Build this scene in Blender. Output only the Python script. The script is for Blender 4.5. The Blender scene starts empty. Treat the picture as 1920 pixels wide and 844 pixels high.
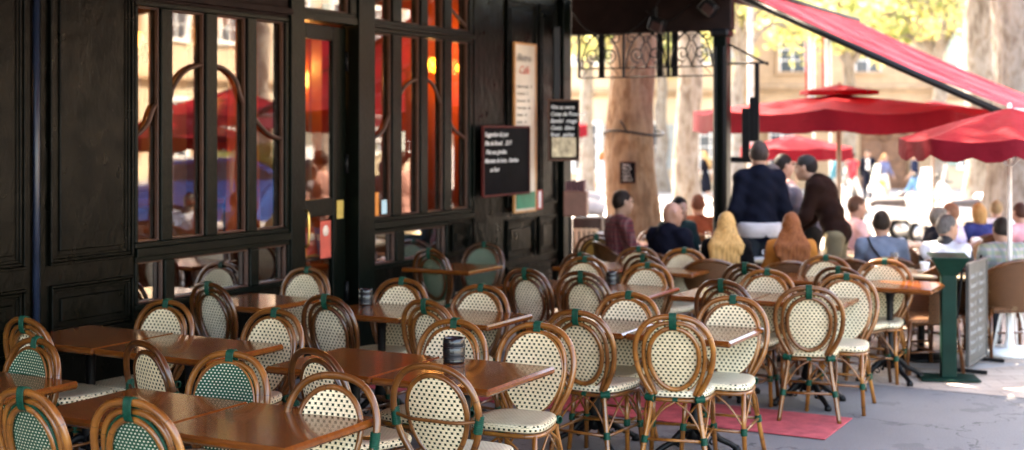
import bpy, math, random
import numpy as np
from mathutils import Vector, Matrix
R = math.radians
sc = bpy.context.scene
col = sc.collection
random.seed(7)

# ---------------------------------------------------------------- camera
CAM_H = 1.95
F = 2500.0            # focal length in pixels of the 1920 wide photograph
cam_d = bpy.data.cameras.new('camera')
cam = bpy.data.objects.new('camera', cam_d); col.objects.link(cam); sc.camera = cam
cam.location = (0, 0, CAM_H); cam.rotation_euler = (R(90), 0, 0)
cam_d.sensor_width = 36; cam_d.lens = 36 * F / 1920
cam_d.shift_y = -182 / 1920
cam_d.clip_start = 0.1; cam_d.clip_end = 500
cam_d.dof.use_dof = True; cam_d.dof.focus_distance = 6.3; cam_d.dof.aperture_fstop = 1.7
# ---------------------------------------------------------------- light
SUN_EL, SUN_AZ = R(50), math.atan2(-0.50, 0.86)      # azimuth from +Y towards +X
world = bpy.data.worlds.new('World'); sc.world = world; world.use_nodes = True
nt = world.node_tree
sky = nt.nodes.new('ShaderNodeTexSky'); sky.sky_type = 'NISHITA'; sky.sun_disc = False
sky.sun_elevation = SUN_EL; sky.sun_rotation = SUN_AZ
sky.air_density = 1.0; sky.dust_density = 2.5; sky.ozone_density = 1.0
bg = nt.nodes['Background']; nt.links.new(sky.outputs[0], bg.inputs[0]); bg.inputs[1].default_value = 0.15
sd = bpy.data.lights.new('sun', 'SUN'); sd.energy = 3.3; sd.angle = R(0.6); sd.color = (1.0, 0.94, 0.84)
sun = bpy.data.objects.new('sun', sd); col.objects.link(sun)
sdir = Vector((math.sin(SUN_AZ) * math.cos(SUN_EL), math.cos(SUN_AZ) * math.cos(SUN_EL), math.sin(SUN_EL)))
sun.rotation_euler = sdir.to_track_quat('Z', 'Y').to_euler(); sun.location = sdir * 60
vs = sc.view_settings
vs.view_transform = 'Standard'; vs.look = 'None'; vs.exposure = 3.85; vs.gamma = 1; vs.use_curve_mapping = False
vs.use_white_balance = True; vs.white_balance_temperature = 8000; vs.white_balance_tint = 14
sc.render.engine = 'CYCLES'
sc.cycles.max_bounces = 8; sc.cycles.transparent_max_bounces = 12

# ---------------------------------------------------------------- frames
TH = math.atan2(1350, F)                       # cafe front runs away to the right of the view axis
U = Vector((math.sin(TH), math.cos(TH), 0)); V = Vector((math.cos(TH), -math.sin(TH), 0))
OFF = 6.4                                      # metres from the camera to the cafe front
RZ = -TH
def W(d, a, z=0.0): return U * a + V * (d - OFF) + Vector((0, 0, z))
def ray(px): return (px - 960) / F
def A(px, d=0.0):                              # distance along the front (at depth d) seen at a column
    x = ray(px); Y = (OFF - d) / (V.x * -x - V.y) if False else (OFF - d) / (-(V.x * x + V.y))
    return Y * (U.x * x + U.y)
def Yw(px, d=0.0): return (OFF - d) / (-(V.x * ray(px) + V.y))
def Zw(px, py, d=0.0): return CAM_H - (py - 240) * Yw(px, d) / F
def at(px, py, z):                             # point of height z seen at a pixel
    Y = F * (CAM_H - z) / (py - 240); return Vector((ray(px) * Y, Y, z))
def atY(px, Y, z=0.0): return Vector((ray(px) * Y, Y, z))
def gz(Y): return 0.0 if Y < 11 else -0.0165 * (Y - 11)      # the square falls gently away

# ---------------------------------------------------------------- mesh builder
class MB:
    def __init__(s): s.v = []; s.f = []; s.uv = []; s.sm = []; s.mi = []
    def add(s, vs_, fs, uvs=None, smooth=False, mi=0):
        b = len(s.v); s.v += [tuple(p) for p in vs_]
        for i, f in enumerate(fs):
            s.f.append(tuple(b + k for k in f)); s.sm.append(smooth); s.mi.append(mi)
            s.uv.append(uvs[i] if uvs else None)
        return s
    def box(s, c, sz, bv=0.0, M=None, mi=0):
        cx, cy, cz = c; x, y, z = sz[0]/2, sz[1]/2, sz[2]/2
        b = min(bv, x*.9, y*.9, z*.9)
        if b <= 0:
            P = [(i*x, j*y, k*z) for i in (-1,1) for j in (-1,1) for k in (-1,1)]
            Fc = [(0,1,3,2),(4,6,7,5),(0,4,5,1),(2,3,7,6),(0,2,6,4),(1,5,7,3)]
        else:
            P = []; I = {}
            for i in (-1,1):
                for j in (-1,1):
                    for k in (-1,1):
                        I[(i,j,k,0)] = len(P); P.append((i*x, j*(y-b), k*(z-b)))
                        I[(i,j,k,1)] = len(P); P.append((i*(x-b), j*y, k*(z-b)))
                        I[(i,j,k,2)] = len(P); P.append((i*(x-b), j*(y-b), k*z))
            Fc = []
            def q(*k): Fc.append(tuple(I[t] for t in k))
            for i in (-1,1):
                o = [(i,-1,-1,0),(i,1,-1,0),(i,1,1,0),(i,-1,1,0)]; q(*(o if i>0 else o[::-1]))
                o = [(-1,i,-1,1),(-1,i,1,1),(1,i,1,1),(1,i,-1,1)]; q(*(o if i>0 else o[::-1]))
                o = [(-1,-1,i,2),(1,-1,i,2),(1,1,i,2),(-1,1,i,2)]; q(*(o if i>0 else o[::-1]))
            for i in (-1,1):
                for j in (-1,1):
                    o = [(i,j,-1,0),(i,j,-1,1),(i,j,1,1),(i,j,1,0)]; q(*(o if i*j>0 else o[::-1]))
                    o = [(i,-1,j,0),(i,1,j,0),(i,1,j,2),(i,-1,j,2)]; q(*(o if i*j>0 else o[::-1]))
                    o = [(-1,i,j,1),(-1,i,j,2),(1,i,j,2),(1,i,j,1)]; q(*(o if i*j>0 else o[::-1]))
                    for k in (-1,1):
                        o = [(i,j,k,0),(i,j,k,1),(i,j,k,2)]; q(*(o if i*j*k>0 else o[::-1]))
        if M: P = [tuple(M @ Vector(p)) for p in P]
        P = [(p[0]+cx, p[1]+cy, p[2]+cz) for p in P]
        uv = [[(P[k][0]+P[k][1]*.37, P[k][2]+P[k][1]*.63) for k in f] for f in Fc]
        return s.add(P, Fc, uv, False, mi)
    def tube(s, pts, r, n=10, closed=False, mi=0, cap=True, flat=1.0):
        pts = [Vector(p) for p in pts]; m = len(pts)
        rr = r if isinstance(r, (list, tuple)) else [r]*m
        T = []
        for i in range(m):
            if closed: t = pts[(i+1) % m] - pts[i-1]
            else: t = pts[min(i+1, m-1)] - pts[max(i-1, 0)]
            T.append(t.normalized() if t.length > 1e-9 else Vector((0,0,1)))
        up = Vector((0,1,0)) if abs(T[0].y) < .9 else Vector((1,0,0))
        N = T[0].cross(up).normalized(); vs_ = []; L = [0.0]
        for i in range(m):
            N = (N - T[i]*N.dot(T[i])).normalized(); B = T[i].cross(N)
            for k in range(n):
                a_ = 2*math.pi*k/n
                vs_.append(pts[i] + (N*math.cos(a_) + B*math.sin(a_)*flat)*rr[i])
            if i: L.append(L[-1] + (pts[i]-pts[i-1]).length)
        fs = []; uv = []
        for i in range(m if closed else m-1):
            j = (i+1) % m; l1 = L[j] if j > i else L[i] + (pts[0]-pts[-1]).length
            for k in range(n):
                k2 = (k+1) % n
                fs.append((i*n+k, i*n+k2, j*n+k2, j*n+k))
                uv.append([(L[i], k/n), (L[i], (k+1)/n), (l1, (k+1)/n), (l1, k/n)])
        s.add(vs_, fs, uv, True, mi)
        if cap and not closed:
            b = len(s.v) - m*n
            s.f.append(tuple(b+k for k in range(n))[::-1]); s.sm.append(False); s.mi.append(mi); s.uv.append(None)
            s.f.append(tuple(b+(m-1)*n+k for k in range(n))); s.sm.append(False); s.mi.append(mi); s.uv.append(None)
        return s
    def lathe(s, prof, c=(0,0,0), n=24, mi=0, smooth=True, M=None):
        vs_ = []; m = len(prof)
        for (r, z) in prof:
            for k in range(n):
                a_ = 2*math.pi*k/n; p = Vector((r*math.cos(a_), r*math.sin(a_), z))
                if M: p = M @ p
                vs_.append((p[0]+c[0], p[1]+c[1], p[2]+c[2]))
        fs = []; uv = []
        for i in range(m-1):
            for k in range(n):
                k2 = (k+1) % n; fs.append((i*n+k, i*n+k2, (i+1)*n+k2, (i+1)*n+k))
                uv.append([(k/n, prof[i][1]), ((k+1)/n, prof[i][1]), ((k+1)/n, prof[i+1][1]), (k/n, prof[i+1][1])])
        return s.add(vs_, fs, uv, smooth, mi)
    def prism(s, poly, h0, h1, M=None, mi=0, smooth=False):   # polygon in xy, extruded along z
        n = len(poly); P = [Vector((x, y, h0)) for x, y in poly] + [Vector((x, y, h1)) for x, y in poly]
        if M: P = [M @ p for p in P]
        fs = [tuple(range(n))[::-1], tuple(range(n, 2*n))] + [(i, (i+1) % n, n+(i+1) % n, n+i) for i in range(n)]
        return s.add(P, fs, None, smooth, mi)
    def build(s, name, mat, parent=None, loc=None, rz=None):
        me = bpy.data.meshes.new(name)
        me.from_pydata(s.v, [], s.f)
        me.polygons.foreach_set('use_smooth', s.sm); me.polygons.foreach_set('material_index', s.mi)
        if any(u is not None for u in s.uv):
            ul = me.uv_layers.new(name='UVMap'); k = 0; dat = []
            for f, u in zip(s.f, s.uv):
                if u is None: u = [(s.v[q][0], s.v[q][2]) for q in f]
                for t in u: dat += [t[0], t[1]]
            ul.data.foreach_set('uv', dat)
        for m_ in (mat if isinstance(mat, (list, tuple)) else [mat]): me.materials.append(m_)
        me.update()
        o = bpy.data.objects.new(name, me); col.objects.link(o)
        if parent: o.parent = parent
        if loc is not None: o.location = loc
        if rz is not None: o.rotation_euler = (0, 0, rz)
        return o
def crom(pts, n=6, closed=False):
    P = [Vector(p) for p in pts]; m = len(P); out = []
    g = (lambda i: P[i % m]) if closed else (lambda i: P[max(0, min(m-1, i))])
    for i in range(m if closed else m-1):
        p0, p1, p2, p3 = g(i-1), g(i), g(i+1), g(i+2)
        for k in range(n):
            t = k/n
            out.append(.5*((2*p1) + (p2-p0)*t + (2*p0-5*p1+4*p2-p3)*t*t + (3*p1-p0-3*p2+p3)*t**3))
    if not closed: out.append(P[-1])
    return out
def tag(o, label=None, cat=None, group=None, kind=None):
    if label: o['label'] = label
    if cat: o['category'] = cat
    if group: o['group'] = group
    if kind: o['kind'] = kind
    return o
def empty(name, loc, rz=0, label=None, cat=None, group=None):
    o = bpy.data.objects.new(name, None); col.objects.link(o)
    o.location = loc; o.rotation_euler = (0, 0, rz); o.empty_display_size = .1
    return tag(o, label, cat, group)
def copy_tree(o, parent=None, color=None):
    c = o.copy(); col.objects.link(c); c.parent = parent
    if color: c.color = color
    for ch in [x for x in o.children]: copy_tree(ch, c, color)
    return c
def text(s, size, parent, mat, loc, rot=(R(90), 0, 0), shear=0.0, align='LEFT', name='lettering', ex=0.0008, off=0.0):
    cu = bpy.data.curves.new(name, 'FONT'); cu.body = s; cu.size = size; cu.shear = shear
    cu.align_x = align; cu.extrude = ex; cu.resolution_u = 2; cu.offset = off
    t = bpy.data.objects.new(name, cu); col.objects.link(t)
    dg = bpy.context.evaluated_depsgraph_get(); dg.update()
    me = bpy.data.meshes.new_from_object(t.evaluated_get(dg)); me.name = name
    bpy.data.objects.remove(t)
    o = bpy.data.objects.new(name, me); col.objects.link(o); me.materials.clear(); me.materials.append(mat)
    o.parent = parent; o.location = loc; o.rotation_euler = rot
    return o

# ---------------------------------------------------------------- materials
def N(nt, t, **kw):
    n = nt.nodes.new(t)
    for k, v in kw.items():
        if k in ('operation', 'blend_type', 'data_type', 'noise_dimensions', 'wave_type', 'bands_direction', 'feature', 'interpolation', 'distance', 'rings_direction'): setattr(n, k, v)
    return n
def base(name, rough=.5, spec=.5, metal=0, coat=0, coat_r=.1, colr=(.5,.5,.5)):
    m = bpy.data.materials.new(name); m.use_nodes = True; t = m.node_tree; b = t.nodes['Principled BSDF']
    b.inputs['Base Color'].default_value = (*colr, 1); b.inputs['Roughness'].default_value = rough
    b.inputs['Specular IOR Level'].default_value = spec; b.inputs['Metallic'].default_value = metal
    b.inputs['Coat Weight'].default_value = coat; b.inputs['Coat Roughness'].default_value = coat_r
    return m, t, b
def noise(t, scale, detail=3, vec=None, rough=.55, dist=0.0):
    n = N(t, 'ShaderNodeTexNoise'); n.inputs['Scale'].default_value = scale; n.inputs['Detail'].default_value = detail
    n.inputs['Roughness'].default_value = rough; n.inputs['Distortion'].default_value = dist
    if vec: t.links.new(vec, n.inputs['Vector'])
    return n
def mapping(t, src, scale=(1,1,1), rot=(0,0,0)):
    mp = N(t, 'ShaderNodeMapping'); mp.inputs['Scale'].default_value = scale; mp.inputs['Rotation'].default_value = rot
    t.links.new(src, mp.inputs['Vector']); return mp.outputs[0]
def ramp(t, fac, stops):
    r = N(t, 'ShaderNodeValToRGB'); e = r.color_ramp.elements
    while len(e) < len(stops): e.new(.5)
    for i, (p, c) in enumerate(stops): e[i].position = p; e[i].color = (*c, 1) if len(c) == 3 else c
    t.links.new(fac, r.inputs[0]); return r.outputs[0]
def math_(t, op, a, b=None):
    m = N(t, 'ShaderNodeMath', operation=op)
    for i, x in enumerate((a, b)):
        if x is None: continue
        if isinstance(x, (int, float)): m.inputs[i].default_value = x
        else: t.links.new(x, m.inputs[i])
    return m.outputs[0]
def mix(t, fac, a, b, mode='MIX'):
    m = N(t, 'ShaderNodeMix', data_type='RGBA', blend_type=mode)
    for s, x in ((m.inputs[0], fac), (m.inputs[6], a), (m.inputs[7], b)):
        if isinstance(x, (int, float)): s.default_value = x
        elif isinstance(x, tuple): s.default_value = (*x, 1)
        else: t.links.new(x, s)
    return m.outputs[2]
def bump(t, b, h, strength=.3, dist=.01):
    n = N(t, 'ShaderNodeBump'); n.inputs['Strength'].default_value = strength; n.inputs['Distance'].default_value = dist
    t.links.new(h, n.inputs['Height']); t.links.new(n.outputs[0], b.inputs['Normal'])
def simple(name, c, rough=.5, var=.25, scale=8, spec=.5, metal=0, coat=0, bmp=0, bscale=40):
    m, t, b = base(name, rough, spec, metal, coat, colr=c)
    tc = N(t, 'ShaderNodeTexCoord'); n = noise(t, scale, 4, tc.outputs['Object'])
    cc = ramp(t, n.outputs[0], [(.3, tuple(x*(1-var) for x in c)), (.7, tuple(min(1, x*(1+var)) for x in c))])
    t.links.new(cc, b.inputs['Base Color'])
    if bmp: n2 = noise(t, bscale, 3, tc.outputs['Object']); bump(t, b, n2.outputs[0], bmp, .01)
    return m
def uvxy(t):
    u = N(t, 'ShaderNodeUVMap'); s = N(t, 'ShaderNodeSeparateXYZ'); t.links.new(u.outputs[0], s.inputs[0])
    return u.outputs[0], s.outputs[0], s.outputs[1]

def m_rattan():
    m, t, b = base('bamboo cane', .28, .4, coat=.4, coat_r=.08)
    uv, x, y = uvxy(t); oi = N(t, 'ShaderNodeObjectInfo')
    tc = N(t, 'ShaderNodeTexCoord')
    n = noise(t, 9, 4, tc.outputs['Object'])
    c = ramp(t, n.outputs[0], [(.25, (.045,.014,.003)), (.5, (.130,.047,.009)), (.78, (.30,.135,.030))])
    n2 = noise(t, 1, 3, mapping(t, uv, (14, 40, 1)))
    c = mix(t, .35, c, ramp(t, n2.outputs[0], [(.35, (.04,.013,.004)), (.65, (.28,.12,.030))]))
    # growth rings of the cane
    fr = math_(t, 'FRACT', math_(t, 'ADD', math_(t, 'MULTIPLY', x, 4.6), math_(t, 'MULTIPLY', oi.outputs['Random'], 3.0)))
    ring = math_(t, 'LESS_THAN', fr, .022)
    c = mix(t, math_(t, 'MULTIPLY', ring, .75), c, (.05,.018,.008))
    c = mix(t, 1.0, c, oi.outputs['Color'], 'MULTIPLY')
    t.links.new(c, b.inputs['Base Color'])
    bump(t, b, ring, -.5, .004)
    return m
def m_weave(name, cream, green, p, q, fx, fy, stripes=True):
    m, t, b = base(name, .5, .22)
    uv, x, y = uvxy(t)
    yy = math_(t, 'DIVIDE', y, q); row = math_(t, 'FLOOR', yy)
    xx = math_(t, 'ADD', math_(t, 'DIVIDE', x, p), math_(t, 'MULTIPLY', row, .5))
    fxn = math_(t, 'FRACT', xx); fyn = math_(t, 'FRACT', yy)
    dot = math_(t, 'MULTIPLY', math_(t, 'LESS_THAN', fxn, fx), math_(t, 'LESS_THAN', fyn, fy))
    tc = N(t, 'ShaderNodeTexCoord'); n = noise(t, 14, 4, tc.outputs['Object'])
    cr = ramp(t, n.outputs[0], [(.3, tuple(v*.80 for v in cream)), (.7, cream)])
    # thin shadow lines between strands
    sx = math_(t, 'FRACT', math_(t, 'MULTIPLY', xx, 2.0)); sy = math_(t, 'FRACT', math_(t, 'MULTIPLY', yy, 2.0))
    hx = math_(t, 'SINE', math_(t, 'MULTIPLY', sx, math.pi)); hy = math_(t, 'SINE', math_(t, 'MULTIPLY', sy, math.pi))
    seam = math_(t, 'LESS_THAN', math_(t, 'MULTIPLY', hx, hy), .16)
    cr = mix(t, math_(t, 'MULTIPLY', seam, .45), cr, tuple(v*.42 for v in cream))
    c = mix(t, dot, cr, green)
    orr = N(t, 'ShaderNodeObjectInfo').outputs['Random']; c = mix(t, 1.0, c, ramp(t, orr, [(0.0, (.80,.74,.64)), (.5, (1,.97,.92)), (1.0, (1,1,1))]), 'MULTIPLY')
    ns = noise(t, 5, 5, tc.outputs['Object']); c = mix(t, math_(t, 'MULTIPLY', math_(t, 'GREATER_THAN', ns.outputs[0], .63), .22), c, (.30,.20,.10))
    t.links.new(c, b.inputs['Base Color'])
    bump(t, b, math_(t, 'MULTIPLY', hx, hy), .55, .0025)
    return m
def m_table():
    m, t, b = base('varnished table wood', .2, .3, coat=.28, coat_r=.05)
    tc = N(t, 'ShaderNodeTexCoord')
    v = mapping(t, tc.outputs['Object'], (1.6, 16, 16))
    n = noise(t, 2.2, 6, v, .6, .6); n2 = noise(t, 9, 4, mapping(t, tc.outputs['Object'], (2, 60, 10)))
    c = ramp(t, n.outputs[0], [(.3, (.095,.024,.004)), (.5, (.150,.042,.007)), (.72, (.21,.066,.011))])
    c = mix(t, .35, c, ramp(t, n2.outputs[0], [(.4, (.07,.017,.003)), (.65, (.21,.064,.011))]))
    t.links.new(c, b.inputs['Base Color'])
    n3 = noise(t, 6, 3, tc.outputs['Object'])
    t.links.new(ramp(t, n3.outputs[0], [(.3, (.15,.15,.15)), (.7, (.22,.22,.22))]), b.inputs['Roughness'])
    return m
def m_paint():
    m, t, b = base('old green black gloss paint', .3, .08)
    tc = N(t, 'ShaderNodeTexCoord')
    n = noise(t, 2, 3, mapping(t, tc.outputs['Object'], (1.5, 1.5, 1)))
    c = ramp(t, n.outputs[0], [(.3, (.0008,.0011,.0006)), (.7, (.0017,.0021,.0012))])
    n4 = noise(t, 60, 5, mapping(t, tc.outputs['Object'], (1, 1, .35)))
    c = mix(t, math_(t, 'GREATER_THAN', n4.outputs[0], .70), c, (.03,.026,.02))
    t.links.new(c, b.inputs['Base Color'])
    n2 = noise(t, 14, 4, mapping(t, tc.outputs['Object'], (1.2, 1.2, .6)), .5, .4)
    bump(t, b, n2.outputs[0], .45, .016)
    n3 = noise(t, 5, 4, tc.outputs['Object'])
    t.links.new(ramp(t, n3.outputs[0], [(.3, (.24,)*3), (.7, (.48,)*3)]), b.inputs['Roughness'])
    return m
def m_glass(name, ior=.06, tint=(.92,.9,.86)):
    m = bpy.data.materials.new(name); m.use_nodes = True; t = m.node_tree; t.nodes.clear()
    o = N(t, 'ShaderNodeOutputMaterial'); mx = N(t, 'ShaderNodeMixShader'); tr = N(t, 'ShaderNodeBsdfTransparent')
    gl = N(t, 'ShaderNodeBsdfGlossy'); gl.inputs['Roughness'].default_value = .012
    lw = N(t, 'ShaderNodeLayerWeight'); lw.inputs[0].default_value = .5; sch = math_(t, 'ADD', math_(t, 'MULTIPLY', math_(t, 'POWER', lw.outputs['Facing'], 5.0), 1-ior), ior)
    tr.inputs[0].default_value = (*tint, 1)
    tc = N(t, 'ShaderNodeTexCoord'); n = noise(t, 1.6, 2, tc.outputs['Object'])
    bp = N(t, 'ShaderNodeBump'); bp.inputs['Strength'].default_value = .02; bp.inputs['Distance'].default_value = .03
    t.links.new(n.outputs[0], bp.inputs['Height']); t.links.new(bp.outputs[0], gl.inputs['Normal'])
    t.links.new(sch, mx.inputs[0]); t.links.new(tr.outputs[0], mx.inputs[1]); t.links.new(gl.outputs[0], mx.inputs[2])
    t.links.new(mx.outputs[0], o.inputs[0]); return m
def m_cloth(name, c, trans=.35, rough=.75, stripe=None):
    m = bpy.data.materials.new(name); m.use_nodes = True; t = m.node_tree; t.nodes.clear()
    o = N(t, 'ShaderNodeOutputMaterial'); mx = N(t, 'ShaderNodeMixShader'); mx.inputs[0].default_value = trans
    d = N(t, 'ShaderNodeBsdfPrincipled'); d.inputs['Roughness'].default_value = rough; d.inputs['Specular IOR Level'].default_value = .08
    tl = N(t, 'ShaderNodeBsdfTranslucent')
    tc = N(t, 'ShaderNodeTexCoord'); n = noise(t, 2.5, 5, tc.outputs['Object'])
    cc = ramp(t, n.outputs[0], [(.3, tuple(x*.8 for x in c)), (.7, tuple(min(1, x*1.12) for x in c))])
    if stripe:
        uv, x, y = uvxy(t)
        s_ = math_(t, 'LESS_THAN', math_(t, 'FRACT', math_(t, 'MULTIPLY', x, stripe[0])), stripe[1])
        cc = mix(t, s_, cc, stripe[2])
    n2 = noise(t, 6, 3, tc.outputs['Object'])
    bp = N(t, 'ShaderNodeBump'); bp.inputs['Strength'].default_value = .35; bp.inputs['Distance'].default_value = .05
    t.links.new(n2.outputs[0], bp.inputs['Height']); t.links.new(bp.outputs[0], d.inputs['Normal'])
    t.links.new(cc, d.inputs['Base Color']); t.links.new(cc, tl.inputs[0])
    t.links.new(d.outputs[0], mx.inputs[1]); t.links.new(tl.outputs[0], mx.inputs[2]); t.links.new(mx.outputs[0], o.inputs[0])
    return m
def m_emit(name, c, s):
    m, t, b = base(name, .4, colr=c); b.inputs['Emission Color'].default_value = (*c, 1); b.inputs['Emission Strength'].default_value = s
    return m

M = {}
M['cane'] = m_rattan()
M['cream'] = m_weave('cream woven plastic with green squares', (.86,.75,.53), (.003,.018,.011), .0275, .0190, .42, .58)
M['seatw'] = m_weave('cream woven seat', (.70,.62,.45), (.46,.39,.27), .0235, .0150, .33, .50)
M['greenw'] = m_weave('green woven plastic with cream dashes', (.003,.075,.042), (.66,.62,.47), .0200, .0135, .44, .42)
M['tan'] = m_weave('ochre woven cane', (.50,.27,.06), (.36,.18,.03), .0235, .0165, .36, .56)
M['bind'] = simple('green binding cord', (.001,.045,.026), .4, .3, 60, spec=.15)
M['table'] = m_table()
M['iron'] = simple('black cast iron', (.003,.003,.0035), .5, .3, 20, spec=.2)
M['paint'] = m_paint()
M['paint2'] = simple('dark green trim paint', (.0014,.003,.002), .33, .3, 12, bmp=.3, spec=.10)
M['edgew'] = simple('worn reddish wood edge', (.05,.018,.010), .5, .3, 10)
M['brown'] = simple('dark brown painted beam', (.012,.006,.005), .6, .35, 6, spec=.1)
M['glass'] = m_glass('window glass', .11)
M['mirror'] = m_glass('dark mirror glass', .6, (.5,.45,.4))
M['clear'] = m_glass('clear glass', .04)
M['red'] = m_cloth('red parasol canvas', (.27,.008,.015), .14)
M['redv'] = m_cloth('red valance canvas with backlit shade', (.17,.008,.016), .06)  # parasol red, darkened to put backlit shade into the valance colour
M['redaw'] = m_cloth('red awning canvas', (.42,.022,.042), .28, stripe=(1.5, .06, (.50,.12,.15)))
M['chalk'] = simple('white chalk', (.60,.58,.54), .9, .2, 40)
M['board'] = simple('black chalkboard', (.003,.003,.0035), .7, .5, 7, spec=.04)
M['white'] = simple('white paint', (.78,.78,.76), .45, .06, 5)
M['chalk2'] = simple('dusty chalk', (.28,.28,.27), .9, .3, 30, spec=.1)
M['china'] = simple('white porcelain', (.82,.82,.80), .2, .03, 5)
M['black'] = simple('black plastic', (.010,.010,.011), .25, .2, 10)
M['skin'] = simple('skin', (.46,.25,.17), .5, .12, 14)
M['mat_red'] = simple('red carpet runner', (.44,.065,.075), .95, .30, 9, bmp=.5, bscale=300)
# ================================================================ GROUND
def m_asphalt():
    m, t, b = base('grey asphalt', .85, .3); tc = N(t, 'ShaderNodeTexCoord')
    n = noise(t, .7, 5, tc.outputs['Object']); n2 = noise(t, 160, 3, tc.outputs['Object'])
    c = ramp(t, n.outputs[0], [(.3, (.115,.106,.097)), (.7, (.21,.195,.183))])
    c = mix(t, .5, c, ramp(t, n2.outputs[0], [(.35, (.07,.068,.07)), (.65, (.28,.268,.264))]))
    n5 = noise(t, 2.3, 4, tc.outputs['Object']); c = mix(t, math_(t, 'MULTIPLY', math_(t, 'GREATER_THAN', n5.outputs[0], .62), .3), c, (.05,.048,.05))
    t.links.new(c, b.inputs['Base Color']); vo = N(t, 'ShaderNodeTexVoronoi', feature='DISTANCE_TO_EDGE'); vo.inputs['Scale'].default_value = .55
    wv = N(t, 'ShaderNodeVectorMath'); wv.operation = 'ADD'; nn = noise(t, 2.5, 5, tc.outputs['Object']); t.links.new(tc.outputs['Object'], wv.inputs[0]); t.links.new(nn.outputs['Color'], wv.inputs[1]); t.links.new(wv.outputs[0], vo.inputs['Vector'])
    c = mix(t, math_(t, 'MULTIPLY', math_(t, 'LESS_THAN', vo.outputs['Distance'], .006), .55), c, (.03,.028,.028))
    n6 = noise(t, 14, 2, tc.outputs['Object']); c = mix(t, math_(t, 'MULTIPLY', math_(t, 'GREATER_THAN', n6.outputs[0], .71), .6), c, (.04,.035,.035))
    t.links.new(c, b.inputs['Base Color']); bump(t, b, n2.outputs[0], .5, .006); return m
def m_slabs(name, c0, c1, s=1.6, rot=0.0, mort=(.10,.08,.065)):
    m, t, b = base(name, .8, .3); tc = N(t, 'ShaderNodeTexCoord')
    v = mapping(t, tc.outputs['Object'], (1,1,1), (0,0,rot))
    br = N(t, 'ShaderNodeTexBrick'); t.links.new(v, br.inputs['Vector'])
    br.inputs['Scale'].default_value = s; br.inputs['Mortar Size'].default_value = .008; br.inputs['Bias'].default_value = -.1
    br.inputs['Color1'].default_value = (*c0, 1); br.inputs['Color2'].default_value = (*c1, 1); br.inputs['Mortar'].default_value = (*mort, 1)
    n = noise(t, 3, 6, tc.outputs['Object']); c = mix(t, .45, br.outputs[0], ramp(t, n.outputs[0], [(.3, tuple(x*.65 for x in c0)), (.7, tuple(x*1.25 for x in c1))]))
    t.links.new(c, b.inputs['Base Color']); n2 = noise(t, 90, 3, tc.outputs['Object']); bump(t, b, n2.outputs[0], .3, .005); return m
M['asphalt'] = m_asphalt()
M['slabs'] = m_slabs('beige paving slabs', (.40,.31,.24), (.47,.375,.30))
M['road'] = simple('pale sunlit square', (.36,.33,.30), .9, .15, 1.2, bmp=.3)
# whole terrain: one sheet falling gently away beyond the terrace
def sheet(xs, ys, dz=0.0, z=gz):
    mb = MB(); vs_ = [(x, y, z(y) + dz) for y in ys for x in xs]; n = len(xs)
    mb.add(vs_, [(j*n+i, j*n+i+1, (j+1)*n+i+1, (j+1)*n+i) for j in range(len(ys)-1) for i in range(n-1)])
    return mb
ys = [-60, -20, -5, 5, 11] + [11 + 4*k for k in range(1, 40)] + [260, 420]
o = sheet([-300, -100, -30, -10, 0, 10, 20, 40, 100, 300], ys).build('ground', M['road']); tag(o, 'pale ground of the square', kind='structure')
# asphalt terrace and slab pavement in the frame of the cafe front
def fsheet(d0, d1, a0, a1, dz, name, mat, label):
    mb = MB(); nd = 8; na = max(2, int((a1-a0)/2)); vs_ = []
    for j in range(na+1):
        for i in range(nd+1):
            p = W(d0+(d1-d0)*i/nd, a0+(a1-a0)*j/na); vs_.append((p.x, p.y, gz(p.y)+dz))
    n = nd+1; mb.add(vs_, [(j*n+i, j*n+i+1, (j+1)*n+i+1, (j+1)*n+i) for j in range(na) for i in range(nd)])
    return tag(mb.build(name, mat), label, kind='structure')
fsheet(-.6, 8.5, -6, 10.17, .006, 'pavement', M['asphalt'], 'grey asphalt terrace floor')
fsheet(-.6, 7.5, 10.19, 21.5, .006, 'pavement', M['slabs'], 'beige paving slabs beyond the asphalt')
mb = MB(); mb.box((4.0, 10.18, .004), (9.0, .03, .012))
o = mb.build('kerb_strip', simple('thin stone strip', (.16,.14,.13), .8), None, W(0,0), RZ); tag(o, 'thin joint between asphalt and slabs', kind='structure')
mb = MB(); mb.box((0, 0, .006), (3.75, .68, .008), .003)
mb.v = [(x, y, z) for x, y, z in mb.v]
o = mb.build('carpet', M['mat_red'], None, W(2.30, 8.56, .008), RZ); tag(o, 'red carpet runner lying on the asphalt under the chairs', 'carpet')

# ================================================================ CAFE FRONT (one building)
cafe = empty('cafe_building', W(0, 5, 0), RZ, 'cafe building with dark green-black panelled wooden front and tall windows', 'building')
def cb(mb, d0, d1, a0, a1, z0, z1, bv=.004): mb.box(((d0+d1)/2, (a0+a1)/2-5, (z0+z1)/2), (abs(d1-d0), abs(a1-a0), abs(z1-z0)), bv)
def panel(a0, a1, z0, z1, parent=None, d=0.0, name='wall_panel'):
    # raised and fielded panel with stepped mouldings
    mb = MB()
    fr = .035
    for k, (off, th) in enumerate(((0, .030), (.022, .018), (.040, .008))):
        w = .018
        x0, x1, y0, y1 = a0+off, a1-off, z0+off, z1-off
        cb(mb, d+.002, d+th, x0, x1, y0, y0+w, .004); cb(mb, d+.002, d+th, x0, x1, y1-w, y1, .004)
        cb(mb, d+.002, d+th, x0, x0+w, y0+w, y1-w, .004); cb(mb, d+.002, d+th, x1-w, x1, y0+w, y1-w, .004)
    cb(mb, d+.001, d+.016, a0+.085, a1-.085, z0+.085, z1-.085, .012)
    return mb.build(name, M['paint'], parent or cafe)
TOPZ = 3.36
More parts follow.
